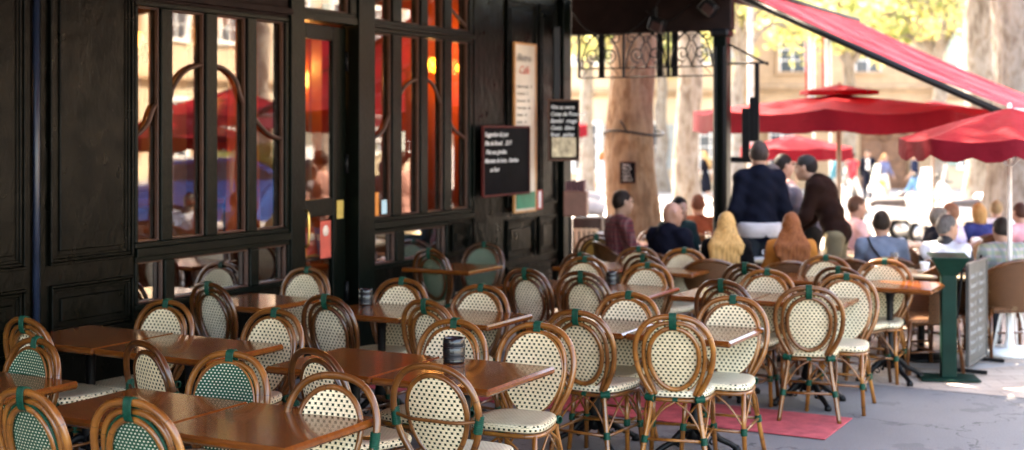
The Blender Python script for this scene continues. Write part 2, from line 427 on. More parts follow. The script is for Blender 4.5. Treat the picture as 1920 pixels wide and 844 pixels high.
def wall(a0, a1, z0=0.0, z1=TOPZ, d0=-.16, d1=0.0, name='wall', mat='paint'):
    mb = MB(); cb(mb, d0, d1, a0, a1, z0, z1, .004); return mb.build(name, M[mat], cafe)
# left panelled part
wall(2.0, A(57)); wall(A(57), A(76), d1=-.05, name='wall_joint'); wall(A(76), A(252))
panel(A(-160), A(44), 1.10, 3.25); panel(A(-160), A(44), .66, .98); panel(A(-160), A(44), .10, .60)
panel(A(90), A(246), 1.10, 3.25); panel(A(92), A(246), .66, .98); panel(A(92), A(246), .10, .60)
mb = MB(); mb.tube([(.0, A(68)-5, 0), (.0, A(68)-5, TOPZ)], .022, 10); mb.build('drainpipe', simple('dark blue painted pipe', (.008,.014,.03), .35), cafe)
# windows
def window(a0, a1, z0, z1, mulls, bell=None, edges=None, d=0.0, rail=.035, gm='glass'):
    w = MB(); cb(w, d-.10, d+.012, a0, a1, z0-rail, z0); cb(w, d-.10, d+.012, a0, a1, z1, z1+rail)
    for (m0, m1) in mulls: cb(w, d-.10, d+.012, m0, m1, z0+.001, z1-.001, .006)
    fr = w.build('window', M['paint2'], cafe)
    g = MB(); cb(g, d-.055, d-.050, a0+.01, a1-.01, z0-.01, z1+.01, 0); g.build('pane', M[gm], fr)
    # reddish inner edge bead of each light
    e = MB()
    xs = [a0] + [x for m in mulls for x in m] + [a1]
    lights = [(mulls[i][1], mulls[i+1][0]) for i in range(len(mulls)-1)]
    for (x0, x1) in lights:
        t_ = .012
        cb(e, d-.045, d-.012, x0+.001, x0+t_, z0+.002, z1-.002, .003); cb(e, d-.045, d-.012, x1-t_, x1-.001, z0+.002, z1-.002, .003)
        cb(e, d-.045, d-.012, x0+t_, x1-t_, z0+.002, z0+.002+t_, .003); cb(e, d-.045, d-.012, x0+t_, x1-t_, z1-t_-.002, z1-.002, .003)
    e.build('bead', M['edgew'], fr)
    if bell:
        c = MB(); pts = crom([(d-.030, a_-5, z_) for a_, z_ in bell], 8); c.tube(pts, .016, 8); c.build('curved_glazing_bar', M['edgew'], fr)
    return fr
def bell(pts): return [(A(px), Zw(px, py)) for px, py in pts]
b1 = bell([(258,256),(270,248),(284,230),(297,199),(323,188),(331,164),(345,142),(362,128),(384,121),(395,119),(406,122),(431,132),(449,153),(459,185),(470,205),(482,220),(495,237),(513,253),(534,261)])
window(A(252), A(541), 1.185, 2.765, [(A(252),A(258)),(A(301),A(322)),(A(385),A(406)),(A(463),A(480)),(A(534),A(541))], b1)
window(A(252), A(541), .775, 1.055, [(A(252),A(258)),(A(308),A(326)),(A(468),A(484)),(A(539),A(541))], gm='mirror')
wall(A(252), A(541), 1.09, 1.15, d0=-.12, d1=.03, name='window_rail', mat='paint2')
wall(A(252), A(541), 0, .74, name='dado')
wall(A(252), A(541), 2.80, TOPZ, name='lintel', mat='brown'); wall(A(252), A(541), 2.82, 2.87, d0=.0, d1=.05, name='cornice', mat='brown')
panel(A(262), A(395), .12, .66); panel(A(402), A(535), .12, .66)
wall(A(541), A(566), d1=.03, name='post', mat='paint2')
# second window
b2 = bell([(701,262),(722,247),(734,219),(743,205),(752,184),(764,163),(777,152),(790,148),(801,148),(811,153),(820,165),(832,196),(839,208),(846,221),(857,244),(879,260)])
mu2 = [(A(698),A(702)),(A(735),A(752)),(A(788),A(801)),(A(832),A(846)),(A(879),A(886))]
window(A(698), A(886), 1.185, 2.765, mu2, b2)
window(A(698), A(886), 2.87, TOPZ, mu2, bell([(701,10),(735,-14),(790,-60),(832,-10),(846,12),(879,50)]))
window(A(698), A(840), .785, 1.05, [(A(698),A(702)),(A(742),A(757)),(A(836),A(840))], gm='mirror')
wall(A(698), A(886), 1.09, 1.15, d0=-.12, d1=.03, name='window_rail', mat='paint2'); wall(A(698), A(886), 2.80, 2.835, d1=.03, name='cornice', mat='paint2')
wall(A(698), A(886), 0, .75, name='dado'); wall(A(840), A(886), .751, 1.089, name='wall'); panel(A(845), A(880), .80, 1.05)
wall(A(668), A(698), d1=.03, name='post', mat='paint2')
# door with glass leaf standing slightly open
wall(A(566), A(668), 2.80, 2.86, d1=.02, name='door_lintel', mat='paint2'); wall(A(566), A(668), 3.12, TOPZ, name='lintel')
window(A(566), A(668), 2.89, 3.09, [(A(566),A(570)),(A(655),A(668))])
door = empty('door', (-.10, A(662)-5, 0.02), R(5)); door.parent = cafe
dl = A(662) - A(567)
mb = MB()
for (y0, y1, z0, z1) in ((-dl, -dl+.07, .1, 2.76), (-.20, 0, .1, 2.76), (-dl+.07, -.20, 2.64, 2.76), (-dl+.07, -.20, 1.22, 1.36), (-dl+.07, -.20, .1, .30)):
    mb.box((0, (y0+y1)/2, (z0+z1)/2), (.05, y1-y0, z1-z0), .005)
mb.build('door_frame', M['paint2'], door)
mb = MB(); mb.box((0, (-dl-.13)/2, 1.99), (.008, dl-.27, 1.3)); mb.box((0, (-dl-.13)/2, .76), (.008, dl-.27, .92)); mb.build('pane', M['glass'], door)
mb = MB(); mb.tube(crom([(.03, -dl+.035, 1.0), (.07, -dl+.035, 1.02), (.07, -dl+.035, 1.25), (.03, -dl+.035, 1.28)], 4), .010, 8); mb.build('handle', simple('brass', (.5,.33,.1), .3, .1, metal=1), door)
mb = MB()
for z_ in (.5, 1.55, 2.4): mb.lathe([(.0,0),(.018,0),(.018,.16),(0,.16)], (.035, -.005, z_), 10)
mb.build('hinge', M['iron'], door)
mb = MB(); mb.box((.03, -.33, 1.03), (.004, .16, .30)); ps = mb.build('poster', simple('red poster paper', (.45,.07,.045), .6), door)
mb = MB(); mb.lathe([(0,0),(.045,0),(.045,.002),(0,.002)], (.033, -.33, 1.10), 16, M=Matrix.Rotation(R(90),4,'Y')); mb.build('poster_motif', simple('cream print', (.7,.6,.5), .6), ps)
mb = MB(); mb.box((.03, -.10, 1.26), (.004, .10, .15)); mb.build('sticker', simple('yellow sticker', (.45,.33,.08), .5), door)
# stickers in the corner of window two
mb = MB(); mb.box((-.02, A(709)-5, 1.30), (.003, .07, .20)); mb.build('sticker', simple('orange sticker', (.65,.22,.03), .5), cafe)
mb = MB(); mb.box((-.02, A(724)-5, 1.27), (.003, .08, .12)); mb.build('sticker', simple('pale blue sticker', (.35,.55,.62), .5), cafe)
# pilaster and corner
wall(A(886), A(940), d1=.02, name='post', mat='paint'); wall(A(940), A(1048), name='wall')
panel(A(1008), A(1040), 1.15, 3.25); panel(A(948), A(1000), .62, 1.02); panel(A(1008), A(1040), .62, 1.02); panel(A(948), A(1040), .1, .55)
panel(A(948), A(1003), 1.15, 3.25)
wall(A(1048), A(1062), d0=-.16, d1=.06, name='corner_post', mat='paint2')
for (x0, x1) in ((2.0, A(252)), (A(252), A(698)), (A(698), A(1062))): 
    wall(x0, x1, 3.37, 3.62, d0=-.2, d1=.10, name='fascia', mat='brown')
# storeys above: pale masonry seen only as shade and in reflections
mb = MB(); cb(mb, -9, -.2, -8, A(1062), 3.63, 16.5, 0); mb.build('upper_storeys', simple('ochre render', (.42,.33,.22), .9, .15, 1), cafe)
for a_ in (0, 3, 6, 9, 12): 
    f = MB(); cb(f, -.2, -.14, a_-.55, a_+.55, 5.0, 7.2, .01); f.build('window', M['white'], cafe)
mb = MB(); cb(mb, -9, -5.3, -8, A(1062), 0, 3.62, 0); cb(mb, -5.3, -.16, -8, 2.0, 0, 3.62, 0); mb.build('side_wall', simple('inner masonry', (.2,.13,.08), .9), cafe)
# ---- the room inside
room_c = simple('ochre plaster', (.40,.20,.06), .8, .2, 2)
mb = MB(); cb(mb, -5.28, -5.2, 2.1, 12.9, .0, 3.5, 0); mb.build('back_wall', room_c, cafe)
mb = MB(); cb(mb, -5.2, -.17, 12.78, 12.86, .0, 3.5, 0); mb.build('end_wall', simple('deep orange wall', (.22,.035,.007), .7, .25, 2), cafe)
mb = MB(); cb(mb, -5.2, -.17, 2.1, 12.78, 3.40, 3.5, 0); mb.build('ceiling', simple('brown ceiling', (.16,.09,.05), .8), cafe)
mb = MB(); cb(mb, -5.2, -.17, 2.1, 12.78, .012, .03, 0); mb.build('floor', simple('dark wooden floor', (.06,.03,.018), .4), cafe)
wd = simple('polished warm wood', (.20,.07,.022), .3, .3, 4, coat=.4)
for k, a_ in enumerate((7.1, 9.3, 11.4)):
    mb = MB(); cb(mb, -2.4, -2.18, a_, a_+.22, .03, 3.4, .02); cb(mb, -2.44, -2.14, a_-.04, a_+.26, .03, .5, .01); mb.build('column', wd, cafe)
mb = MB(); cb(mb, -5.19, -5.1, 2.2, 12.7, .03, 1.2, .01)
for k in range(18): cb(mb, -5.12, -5.06, 2.4+k*.57, 2.8+k*.57, .2, 1.1, .02)
mb.build('wainscot', wd, cafe)
mb = MB(); cb(mb, -4.3, -3.7, 8.0, 11.8, .03, 1.1, .02); cb(mb, -4.4, -3.6, 7.95, 11.85, 1.1, 1.15, .01); mb.build('bar_counter', wd, cafe)
mb = MB()
for k in range(26): mb.lathe([(.0,0),(.035,0),(.035,.16),(.012,.22),(.012,.28),(0,.28)], (-5.0, 3.2+k*.14, 1.55+.42*(k%2)), 8)
mb.build('bottle_row', simple('green bottle glass', (.05,.13,.04), .15, .8, 3), cafe)['kind'] = 'stuff'
# hanging stair soffit and a drape
mb = MB(); mb.add([(-4.6-0, 3.2, 2.1),(-4.6, 6.0, 3.38),(-2.6, 6.0, 3.38),(-2.6, 3.2, 2.1),(-4.6, 3.2, 1.9),(-4.6, 6.0, 3.2),(-2.6, 6.0, 3.2),(-2.6, 3.2, 1.9)], [(0,1,2,3),(7,6,5,4),(0,4,5,1),(1,5,6,2),(2,6,7,3),(3,7,4,0)]); mb.build('stair_soffit', room_c, cafe)
def drape(a0, a1, d, z0, z1, name='curtain'):
    mb = MB(); n = 24; P = []
    for k in range(n+1):
        x = a0 + (a1-a0)*k/n
        for j in range(5):
            z = z0 + (z1-z0)*j/4; P.append((d + .03*math.sin(k*1.9), x*(1) - 5 + (1-j/4)*.12*(k/n-.5), z))
    mb.add(P, [(k*5+j, k*5+j+1, (k+1)*5+j+1, (k+1)*5+j) for k in range(n) for j in range(4)], None, True)
    return mb.build(name, m_cloth(name, (.45,.10,.03), .3), cafe)
drape(A(500), A(541), -.35, 1.15, 3.3)
# wall lamps
lampm = m_emit('lit amber glass', (1.0, .42, .04), .6)
def sconce(d, a, z, r=.085, e=14):
    mb = MB(); mb.box((d, a-5+.06, z-.12), (.05, .06, .18), .01); mb.tube([(d, a-5+.05, z-.14), (d, a-5-.04, z-.16), (d, a-5-.06, z-.08)], .01, 8)
    s = mb.build('wall_lamp', M['iron'], cafe)
    g = MB(); g.lathe([(r*.35,-r*.9),(r*.8,-r*.5),(r,0),(r*.85,r*.5),(r*.6,r*.8),(0,r*.85)], (d, a-5-.06, z), 14); g.build('lamp_shade', lampm, s)
    ld = bpy.data.lights.new('lamp_light', 'POINT'); ld.energy = e*.2; ld.color = (1, .5, .16); ld.shadow_soft_size = .1
    lo = bpy.data.objects.new('lamp_light', ld); col.objects.link(lo); lo.parent = s; lo.location = (d, a-5-.25, z)
for px, py in ((817,122), (862,128)):
    x = ray(px); Y = 12.55/(U.x*x+U.y); sconce((V.x*x+V.y)*Y+OFF, 12.62, CAM_H+(240-py)*Y/F, .095 if px < 830 else .05, 16)
for px, py, d in ((262,75,-2.3), (583,150,-2.3), (722,125,-3.2)):
    a = A(px, d); z = Zw(px, py, d); sconce(d, a, z, .085, 12)
for d, a in ((-3.0, 6.0), (-3.0, 9.0)): sconce(d, a, 2.9, .10, 20)
# mirror and pictures on the back wall
for a_ in (8.2, 10.6): 
    mb = MB(); cb(mb, -5.19, -5.14, a_, a_+1.4, 1.5, 2.9, .01); f = mb.build('mirror', wd, cafe)
    mb = MB(); cb(mb, -5.139, -5.13, a_+.08, a_+1.32, 1.58, 2.82, 0); mb.build('mirror_glass', simple('mirror silver', (.8,.8,.8), .03, 0, metal=1), f)
# a dark round fan behind window one
mb = MB(); mb.lathe([(.0,-.03),(.20,-.03),(.24,0),(.20,.03),(0,.03)], (-.7, A(430,-.7)-5, 2.05), 24, M=Matrix.Rotation(R(65),4,'X'))
mb.tube(crom([(-.7, A(430,-.7)-5, 1.9), (-.7, A(430,-.7)-4.95, 1.6), (-.7, A(430,-.7)-5.05, 1.3)], 5), .025, 8); mb.lathe([(0,0),(.2,0),(.2,.03),(0,.04)], (-.7, A(430,-.7)-5.05, 1.02), 16)
mb.tube([(-.7, A(430,-.7)-5.05, 1.3), (-.7, A(430,-.7)-5.05, 1.03)], .02, 8)
mb.build('fan', simple('dark bronze', (.03,.012,.01), .35), cafe)

# ---- terrace roof (brown canopy) over the tables by the wall
roof = empty('terrace_canopy', W(0, 4, 3.3), RZ, 'dark brown canopy roof along the cafe front above the tables', 'canopy')
PA, PD = 13.3, 1.71
mb = MB(); mb.box((.95, 4.2, .32), (1.9, 10.4, .03), .005); mb.build('roof_boards', simple('red brown boards', (.07,.028,.02), .6), roof)
for k in range(9):
    mb = MB(); mb.box((.95, -.8+k*1.18, .25), (1.85, .08, .10), .006); mb.build('rafter', M['brown'], roof)
mb = MB(); mb.box((1.86, 4.2, .16), (.09, 10.4, .28), .008); mb.build('front_beam', M['brown'], roof)
mb = MB(); mb.box((.9, 9.32, -.12), (1.85, .12, .42), .01); mb.build('end_beam', M['brown'], roof)
# cables, floodlight and little red lamp under the beam
mb = MB(); mb.tube(crom([(.0, 9.2, -.05), (.25, 9.18, -.30), (.65, 9.18, -.34), (.9, 9.2, -.18), (1.05, 9.2, .0)], 6), .008, 6); mb.tube(crom([(.9, 9.2, -.1), (1.15, 9.2, -.22), (1.4, 9.2, -.05)], 6), .007, 6); mb.build('cable', M['iron'], roof)
for (x, z, ry) in ((1.05, -.26, 20), (1.62, -.10, 40)):
    mb = MB(); mb.box((x, 9.14, z), (.17, .15, .15), .02, Matrix.Rotation(R(ry), 4, 'Y')); mb.box((x, 9.1, z+.12), (.03,.03,.14), .004); f = mb.build('floodlight', M['iron'], roof)
    mb = MB(); mb.box((x+.02, 9.055, z-.03), (.12, .01, .09), .004, Matrix.Rotation(R(ry), 4, 'Y')); mb.build('lamp_glass', simple('dim red lamp glass', (.03,.012,.01), .3), f)

# ---- the cafe's own red awning above the outer tables, over our heads
aw2 = empty('cafe_awning', W(1.95, 3.3, 3.38), RZ, 'red awning of the cafe above the outer tables, mirrored in its windows', 'awning')
mb = MB(); P_ = []
for j in range(15):
    for i in range(9): P_.append((3.0*i/8, -5.3+12.2*j/14, .0-.42*i/8 - .03*math.sin(math.pi*i/8)))
mb.add(P_, [(j*9+i, j*9+i+1, (j+1)*9+i+1, (j+1)*9+i) for j in range(14) for i in range(8)], [[(P_[k][1], P_[k][0]) for k in (j*9+i, j*9+i+1, (j+1)*9+i+1, (j+1)*9+i)] for j in range(14) for i in range(8)], True)
mb.build('fabric', M['redaw'], aw2)
mb = MB(); mb.tube([(3.0,-5.3,-.43),(3.0,6.9,-.43)], .03, 8); mb.build('front_bar', M['iron'], aw2)
for y in (-5.2, .8, 6.85):
    mb = MB(); mb.tube([(0,y,-.06),(2.95,y,-.48)], .028, 8); mb.build('arm', M['iron'], aw2)
# ---- post at the corner of the canopy
post = empty('iron_post', W(PD, PA, 0), RZ, 'tall dark fluted iron post carrying the canopy corner', 'post')
mb = MB(); mb.box((0,0,1.45), (.15,.15,2.9), .01); mb.build('shaft', M['paint2'], post)
mb = MB(); 
for x in (-.045, .045):
    mb = MB(); mb.box((x, -.082, 1.5), (.03, .022, 2.6), .006); mb.build('flute', M['iron'], post)
mb = MB(); mb.box((0,0,.06), (.24,.24,.12), .02); mb.box((0,0,.16), (.19,.19,.08), .02); mb.build('foot', M['iron'], post)
mb = MB(); mb.box((0,0,2.94), (.2,.2,.08), .02); mb.build('capital', M['iron'], post)
# ---- wrought iron screen between corner and post
scr = empty('ironwork_screen', W(0.06, PA, 2.5), RZ, 'wrought iron scroll screen hanging under the canopy beam', 'screen')
w_ = PD - .14; sh = .52
mb = MB()
for z in (0.0, .10, sh): mb.box((w_/2, 0, z), (w_, .018, .016), .003)
for x in (0, w_*.34, w_*.67, w_): mb.box((x, 0, sh/2), (.03, .025, sh), .004)
mb.build('frame', M['iron'], scr)
mb = MB()
for x in (w_*.165, w_*.60, w_*.71):
    mb = MB(); mb.box((x, .03, sh/2+.02), (.07, .02, sh+.05), .004); mb.build('flat_bar', M['iron'], scr)
def spiral(cx, cz, r, t0, turns, s=1):
    return [(cx + s*r*(1-k/28*.8)*math.cos(t0+turns*2*math.pi*k/28), 0, cz + r*(1-k/28*.8)*math.sin(t0+turns*2*math.pi*k/28)) for k in range(29)]
mb = MB()
for bay in range(3):
    x0 = w_*(.0,.34,.67)[bay]; bw = w_/3; cx = x0+bw/2
    mb.tube([(cx + bw*.44*math.cos(t), 0, .10 + .38*math.sin(t)) for t in np.linspace(0, math.pi, 20)], .010, 6)
    for s in (-1, 1):
        mb.tube(spiral(cx + s*.10, .24, .085, R(-90), 1.4, s), .009, 6); mb.tube(spiral(cx + s*.17, .42, .06, R(90), 1.2, -s), .009, 6)
        mb.tube(crom([(cx, 0, .11), (cx+s*.06, 0, .28), (cx+s*.02, 0, .40), (cx+s*.14, 0, .5)], 6), .009, 6)
    mb.tube(spiral(cx, .40, .05, 0, 1.3), .006, 6)
    mb.tube(crom([(cx-bw*.42, 0, .02), (cx-.05, 0, .2), (cx, 0, .33), (cx+.05, 0, .2), (cx+bw*.42, 0, .02)], 6), .005, 6)
mb.build('scrollwork', M['iron'], scr)
# bracket scroll on the post side and the signal-like bracket on its street side
br = empty('iron_bracket', W(PD+.08, PA, 2.1), RZ, 'black iron bracket with a triangular arm and stepped hanging plates on the post', 'bracket')
mb = MB(); mb.tube([(0,0,.72),(.42,0,.50)], .012, 6); mb.tube([(0,0,.52),(.42,0,.52)], .012, 6); mb.build('arm', M['iron'], br)
mb = MB(); mb.box((.30,0,-.02), (.045,.03,1.06), .004); mb.box((.25,0,-.06), (.06,.03,.46), .004); mb.box((.18,0,-.20), (.08,.03,.52), .004); mb.box((.15, 0, -.48), (.26,.03,.06), .004); mb.build('hanging_plate', M['iron'], br)

# ================================================================ boards and boxes on the front
def framed_board(d, a, z0, w, h, label, cat='chalkboard', name='chalkboard', fm=None, bm=None, rzo=0.0, fw=.022):
    e = empty(name, W(d, a, z0), RZ+rzo, label, cat)
    mb = MB()
    for (y, z, sy, sz) in ((0, fw/2, w, fw), (0, h-fw/2, w, fw), (-w/2+fw/2, h/2, fw, h-2*fw), (w/2-fw/2, h/2, fw, h-2*fw)): mb.box((0, y, z), (.03, sy, sz), .004)
    mb.build('frame', fm, e)
    mb = MB(); mb.box((-.002, 0, h/2), (.016, w-.03, h-.03)); mb.build('board', bm or M['board'], e)
    return e
redw = simple('dark red wood frame', (.06,.010,.009), .5, spec=.1); brw = simple('brown wood frame', (.06,.024,.012), .5, spec=.2)
def lines(e, rows, x, w, size, mat, top, step, shear=.35, left=None):
    # writing on the face (+X side) of a board, read from the street
    for i, r in enumerate(rows):
        t = text(r, size, e, mat, (x, (-w/2+.03) if left is None else left, top-i*step), (R(90), 0, R(90)), shear, off=.0006)
a0, a1 = A(893), A(983); s1 = (a1-a0)
c1 = framed_board(.09, (a0+a1)/2, Zw(938,368), s1*.98, .69, 'black chalkboard in thin red frame hanging on the cafe front, suggestions chalked on it', fm=redw)
c1.location = W(.10, (a0+a1)/2-.07, Zw(938,368,.1))
lines(c1, ['Suggestion du jour', 'Plat de Boeuf . . 22 €', ' Filet aux girolles.', 'Marmite de lotte . Gambas', '      au four'], .012, s1*.98, .062, M['chalk'], .585, .085)
mb = MB(); mb.tube([(.0, 0, .66), (-.03, 0, .86)], .004, 6); mb.build('hanging_cord', M['iron'], c1)
c2 = framed_board(.50, 0, 0, .44, .63, 'smaller brown framed chalkboard with wine list sticking out by the corner post', fm=brw)
c2.location = atY(1057, 13.6, CAM_H-(302-240)*13.6/F); c2.rotation_euler = (0,0,R(-90)+R(12))
c2.scale = (.75,.75,1)
lines(c2, ['Vins au verre', 'Cotes de Provence', 'Bandol . rouge', 'Cassis . blanc', 'Rosé . pichet'], .012, .44, .062, M['chalk'], .53, .07)
mb = MB(); mb.box((.012, 0, .14), (.006, .34, .20), .01); mb.build('label_picture', simple('old engraving paper', (.38,.30,.18), .7, .6, 14), c2)
mb = MB(); mb.box((-.01, -.1, 1.0), (.05, .10, .75), .01); mb.build('hanger', M['iron'], c2)
orw = simple('orange wood frame', (.42,.19,.06), .45)
a0, a1 = A(953), A(998)
m1 = framed_board(.045, (a0+a1)/2, 1.0, (a1-a0)*.92, 2.75-1.0+.05, 'tall wooden framed printed menu on the pilaster', 'menu', 'framed_menu', fm=orw, bm=simple('menu paper', (.50,.43,.33), .5, .15, 3))
m1.location = W(.05, (a0+a1)/2, Zw(975,398)); 
ink = simple('grey ink', (.14,.13,.12), .7); redi = simple('red ink', (.5,.06,.04), .7)
text('Bistro', .12, m1, ink, (.018, -.20, 1.60), (R(90),0,R(90)), .3); text('Café', .12, m1, redi, (.018, -.16, 1.47), (R(90),0,R(90)), .3)
mn = ['Salade nicoise   12', 'Omelette   9', 'Entrecote   18', 'Tarte salée   10', 'Moules   14', 'Daube   16', 'Poisson   19', 'Fromage   8', 'Glaces   7', 'Café   2', 'Vin   4', 'Bière   5']
for i, r in enumerate(mn): text(r, .045, m1, ink, (.018, -.20, 1.32-i*.075), (R(90),0,R(90)))
mb = MB(); mb.box((.014, .0, .13), (.006, .40, .17)); mb.build('green_notice', simple('green print', (.02,.16,.08), .6), m1)
m1.scale = (1, 1, .96)
m2 = framed_board(.05, A(1003), Zw(1003,392), .10, .20, 'small red and white notice beside the tall menu', 'notice', 'notice', fm=redi, bm=M['white'], fw=.012)
# brown letter box on the corner
bx = empty('menu_box', atY(1080, 13.7, CAM_H-(405-240)*13.7/F), R(-10), 'brown wooden box holding menus fixed at the corner post', 'box')
mb = MB(); mb.box((0,0,.13), (.24,.20,.26), .01); mb.build('box', simple('reddish brown wood', (.15,.055,.035), .5), bx)
mb = MB()
for k in range(6): mb.box((-.09+k*.035, 0, .30), (.022, .15, .11+.015*(k%3)), .002)
mb.build('menu_card', simple('dark red card', (.10,.03,.035), .6), bx)
mb = MB(); mb.box((-.07, .08, -.28), (.03,.03,.56), .004); mb.build('support', M['iron'], bx)
sv = empty('service_stand', atY(1104, 15.2, 0), R(-12), 'small service stand with white cloth and slatted cream crate left of the big trunk', 'service stand')
mb = MB(); mb.box((0,0,.47), (.34,.34,.94), .02); mb.build('cabinet', simple('dark stained wood', (.03,.012,.008), .5), sv)
mb = MB()
for k in range(5): mb.box((-.11+k*.055, -.19, .62), (.035,.02,.40), .004)
mb.box((0,-.18,.80), (.28,.02,.03)); mb.box((0,-.18,.44), (.28,.02,.03)); mb.build('slatted_crate', simple('cream slats', (.55,.42,.28), .6), sv)
mb = MB(); mb.tube(crom([(-.20,-.02,1.03),(0,-.06,1.06),(.18,-.03,1.02)], 4), [.085]*3+[.095]*3+[.08]*3, 10); mb.tube(crom([(-.22,.05,1.14),(0,.02,1.17),(.12,.05,1.13)], 4), .06, 10); mb.build('folded_cloth', simple('white tablecloth', (.6,.62,.64), .9, .1, 9, bmp=.6, bscale=12), sv)
# leaflet rack by the door
lr = empty('leaflet_rack', W(-.02, A(606), .0), RZ, 'small table with orange and red leaflets at the cafe door', 'rack')
mb = MB(); mb.box((-.22,0,.90), (.34,.5,.03), .006); mb.box((-.22,0,.45), (.05,.05,.88), .006); mb.box((-.22,0,.03), (.3,.3,.03), .006); mb.build('stand', M['iron'], lr)
for k, (y, c, z) in enumerate(((-.12,(.55,.16,.03),.0), (.02,(.50,.06,.04),.01), (.14,(.10,.12,.3),.0))):
    mb = MB(); mb.box((-.12, y, 1.03+z), (.012,.13,.22), .002, Matrix.Rotation(R(-12),4,'Y')); l = mb.build('leaflet', simple('leaflet print %d' % k, c, .5), lr)
    mb = MB(); mb.box((-.112, y, 1.06+z), (.004,.09,.05), .001, Matrix.Rotation(R(-12),4,'Y')); mb.build('print', M['white'], l)
# ================================================================ CHAIRS
def hoop_pts(top, half, y_top, y_seat, zs=.45):
    L = [( -x, z) for x, z in half[::-1]]
    pts = L + [(x, z) for x, z in half[1:]]
    out = []
    for x, z in pts:
        t = (z-zs)/(top-zs); out.append((x, y_seat + (y_top-y_seat)*t, z))
    return crom(out, 4)
def ring_bind(mb, c, ax, r, L, ribs=5):          # cord wound round a tube
    ax = Vector(ax).normalized(); q = ax.to_track_quat('Z', 'Y').to_matrix().to_4x4()
    prof = [(r*.7, -L/2)]
    for k in range(ribs):
        z0 = -L/2 + L*k/ribs; prof += [(r, z0+L/ribs*.15), (r*1.10, z0+L/ribs*.5), (r, z0+L/ribs*.85)]
    prof.append((r*.7, L/2))
    mb.lathe(prof, c, 10, M=q)
def make_chair(name, kind):
    root = empty(name, (0,0,0))
    B = kind == 'armband'
    YT, YS = -.275, -.185
    outer = [(0,.90),(.075,.893),(.14,.865),(.19,.81),(.216,.735),(.216,.655),(.198,.575),(.165,.505),(.132,.45)]
    yb = lambda z: YS + (YT-YS)*(z-.45)/.45
    wm = M['greenw'] if kind == 'green' else (M['tan'] if kind == 'tan' else M['cream'])
    mb = MB(); mb.tube(hoop_pts(.90, outer, YT, YS), .0160, 10); mb.build('back_hoop', M['cane'], root)
    if not B:
        inner = [(0,.862),(.065,.855),(.118,.828),(.154,.78),(.170,.715),(.170,.64),(.156,.565),(.132,.50),(.108,.445)]
        mb = MB(); mb.tube([(x, y+.004, z) for x, y, z in hoop_pts(.90, inner, YT, YS)], .0128, 8); mb.build('inner_hoop', M['cane'], root)
    # oval ring and woven panel
    def oval(sc_=1.0, n=36):
        P = []
        for k in range(n):
            t = 2*math.pi*k/n; c, s = math.cos(t), math.sin(t)
            rx = .141*(1+.07*s) if not B else .150*(1+.16*s); rz = .178 if not B else .200
            P.append((rx*sc_*c, .655 + (0 if not B else .0) + rz*sc_*s))
        return P
    mb = MB(); mb.tube([(x, yb(z)+(.012 if B else -.004), z) for x, z in oval()], .0130 if B else .0140, 8, closed=True); mb.build('oval_ring', M['cane'], root)
    if not B:
        mb = MB(); mb.tube([(x, yb(z)+.022, z) for x, z in oval(1.17)], .0055, 8, closed=True); mb.build('front_rim', M['cane'], root)
    if kind == 'green':
        mb = MB(); mb.tube([(x, yb(z)-.003, z) for x, z in oval(1.105)], .006, 6, closed=True); mb.build('green_cord', M['bind'], root)
    if True:
        mb = MB(); rings = 6; n = 36; P = []; 
        for side in (0, 1):
            for r in range(rings+1):
                for (x, z) in oval(r/rings*(.985 if B else 1.16)):
                    cv = .014*(1-(r/rings)**2)
                    P.append((x, yb(z)+(.012 if B else .022) - cv + (.006 if side else -.006), z))
        Fc = []; o2 = (rings+1)*n
        for r in range(rings):
            for k in range(n):
                k2 = (k+1) % n; a_, b_, c_, d_ = r*n+k, r*n+k2, (r+1)*n+k2, (r+1)*n+k
                Fc.append((a_, d_, c_, b_)[::-1]); Fc.append((o2+a_, o2+d_, o2+c_, o2+b_))
        uv = [[(P[k][0], P[k][2]) for k in f] for f in Fc]
        mb.add(P, Fc, uv, True); mb.build('backrest', wm, root)
    # bindings
    if not B:
        mb = MB()
        for k in range(6):
            x = -.0165 + .0066*k
            loop = [(x, YT+.020, .905),(x, YT+.022, .84),(x, YT-.006, .828),(x, YT-.020, .86),(x, YT-.017, .912),(x, YT, .9175)]
            mb.tube(crom(loop, 3, True), .0042, 6, closed=True)
        mb.build('top_binding', M['bind'], root)
    else:
        mb = MB(); z = .665
        mb.tube(crom([(-.213, yb(z)-.002, z), (-.12, yb(z)-.030, z-.012), (0, yb(z)-.034, z-.012), (.12, yb(z)-.030, z-.012), (.213, yb(z)-.002, z)], 4), .0085, 8); mb.build('cross_bar', M['cane'], root)
        for s in (-1, 1):
            mb = MB(); ring_bind(mb, (s*.214, yb(.65), .65), (s*.12, 0, 1), .0205, .085, 9); mb.build('side_binding', M['bind'], root)
        mb = MB(); ring_bind(mb, (0, YT, .90), (1,0,0), .0148, .006, 1); mb.build('cane_joint', M['iron'], root)
    # seat
    mb = MB(); n = 32; prof = [(.985,.431),(1.0,.436),(1.005,.445),(.995,.458),(.96,.466),(.80,.468),(.5,.464),(.2,.461)]
    def outl(k):
        t = 2*math.pi*k/n; c, s = math.cos(t), math.sin(t); e = .55
        x = abs(c)**e*math.copysign(1, c); y = abs(s)**e*math.copysign(1, s)
        return x*(.196 + .022*y), y*.198 + .012
    P = []; UVp = []
    for j, (f, z) in enumerate(prof):
        for k in range(n):
            x, y = outl(k); P.append((x*f, y*f, z))
    Fc = []; uv = []; per = [0]
    for k in range(n):
        p, q = outl(k), outl((k+1) % n); per.append(per[-1] + math.hypot(p[0]-q[0], p[1]-q[1]))
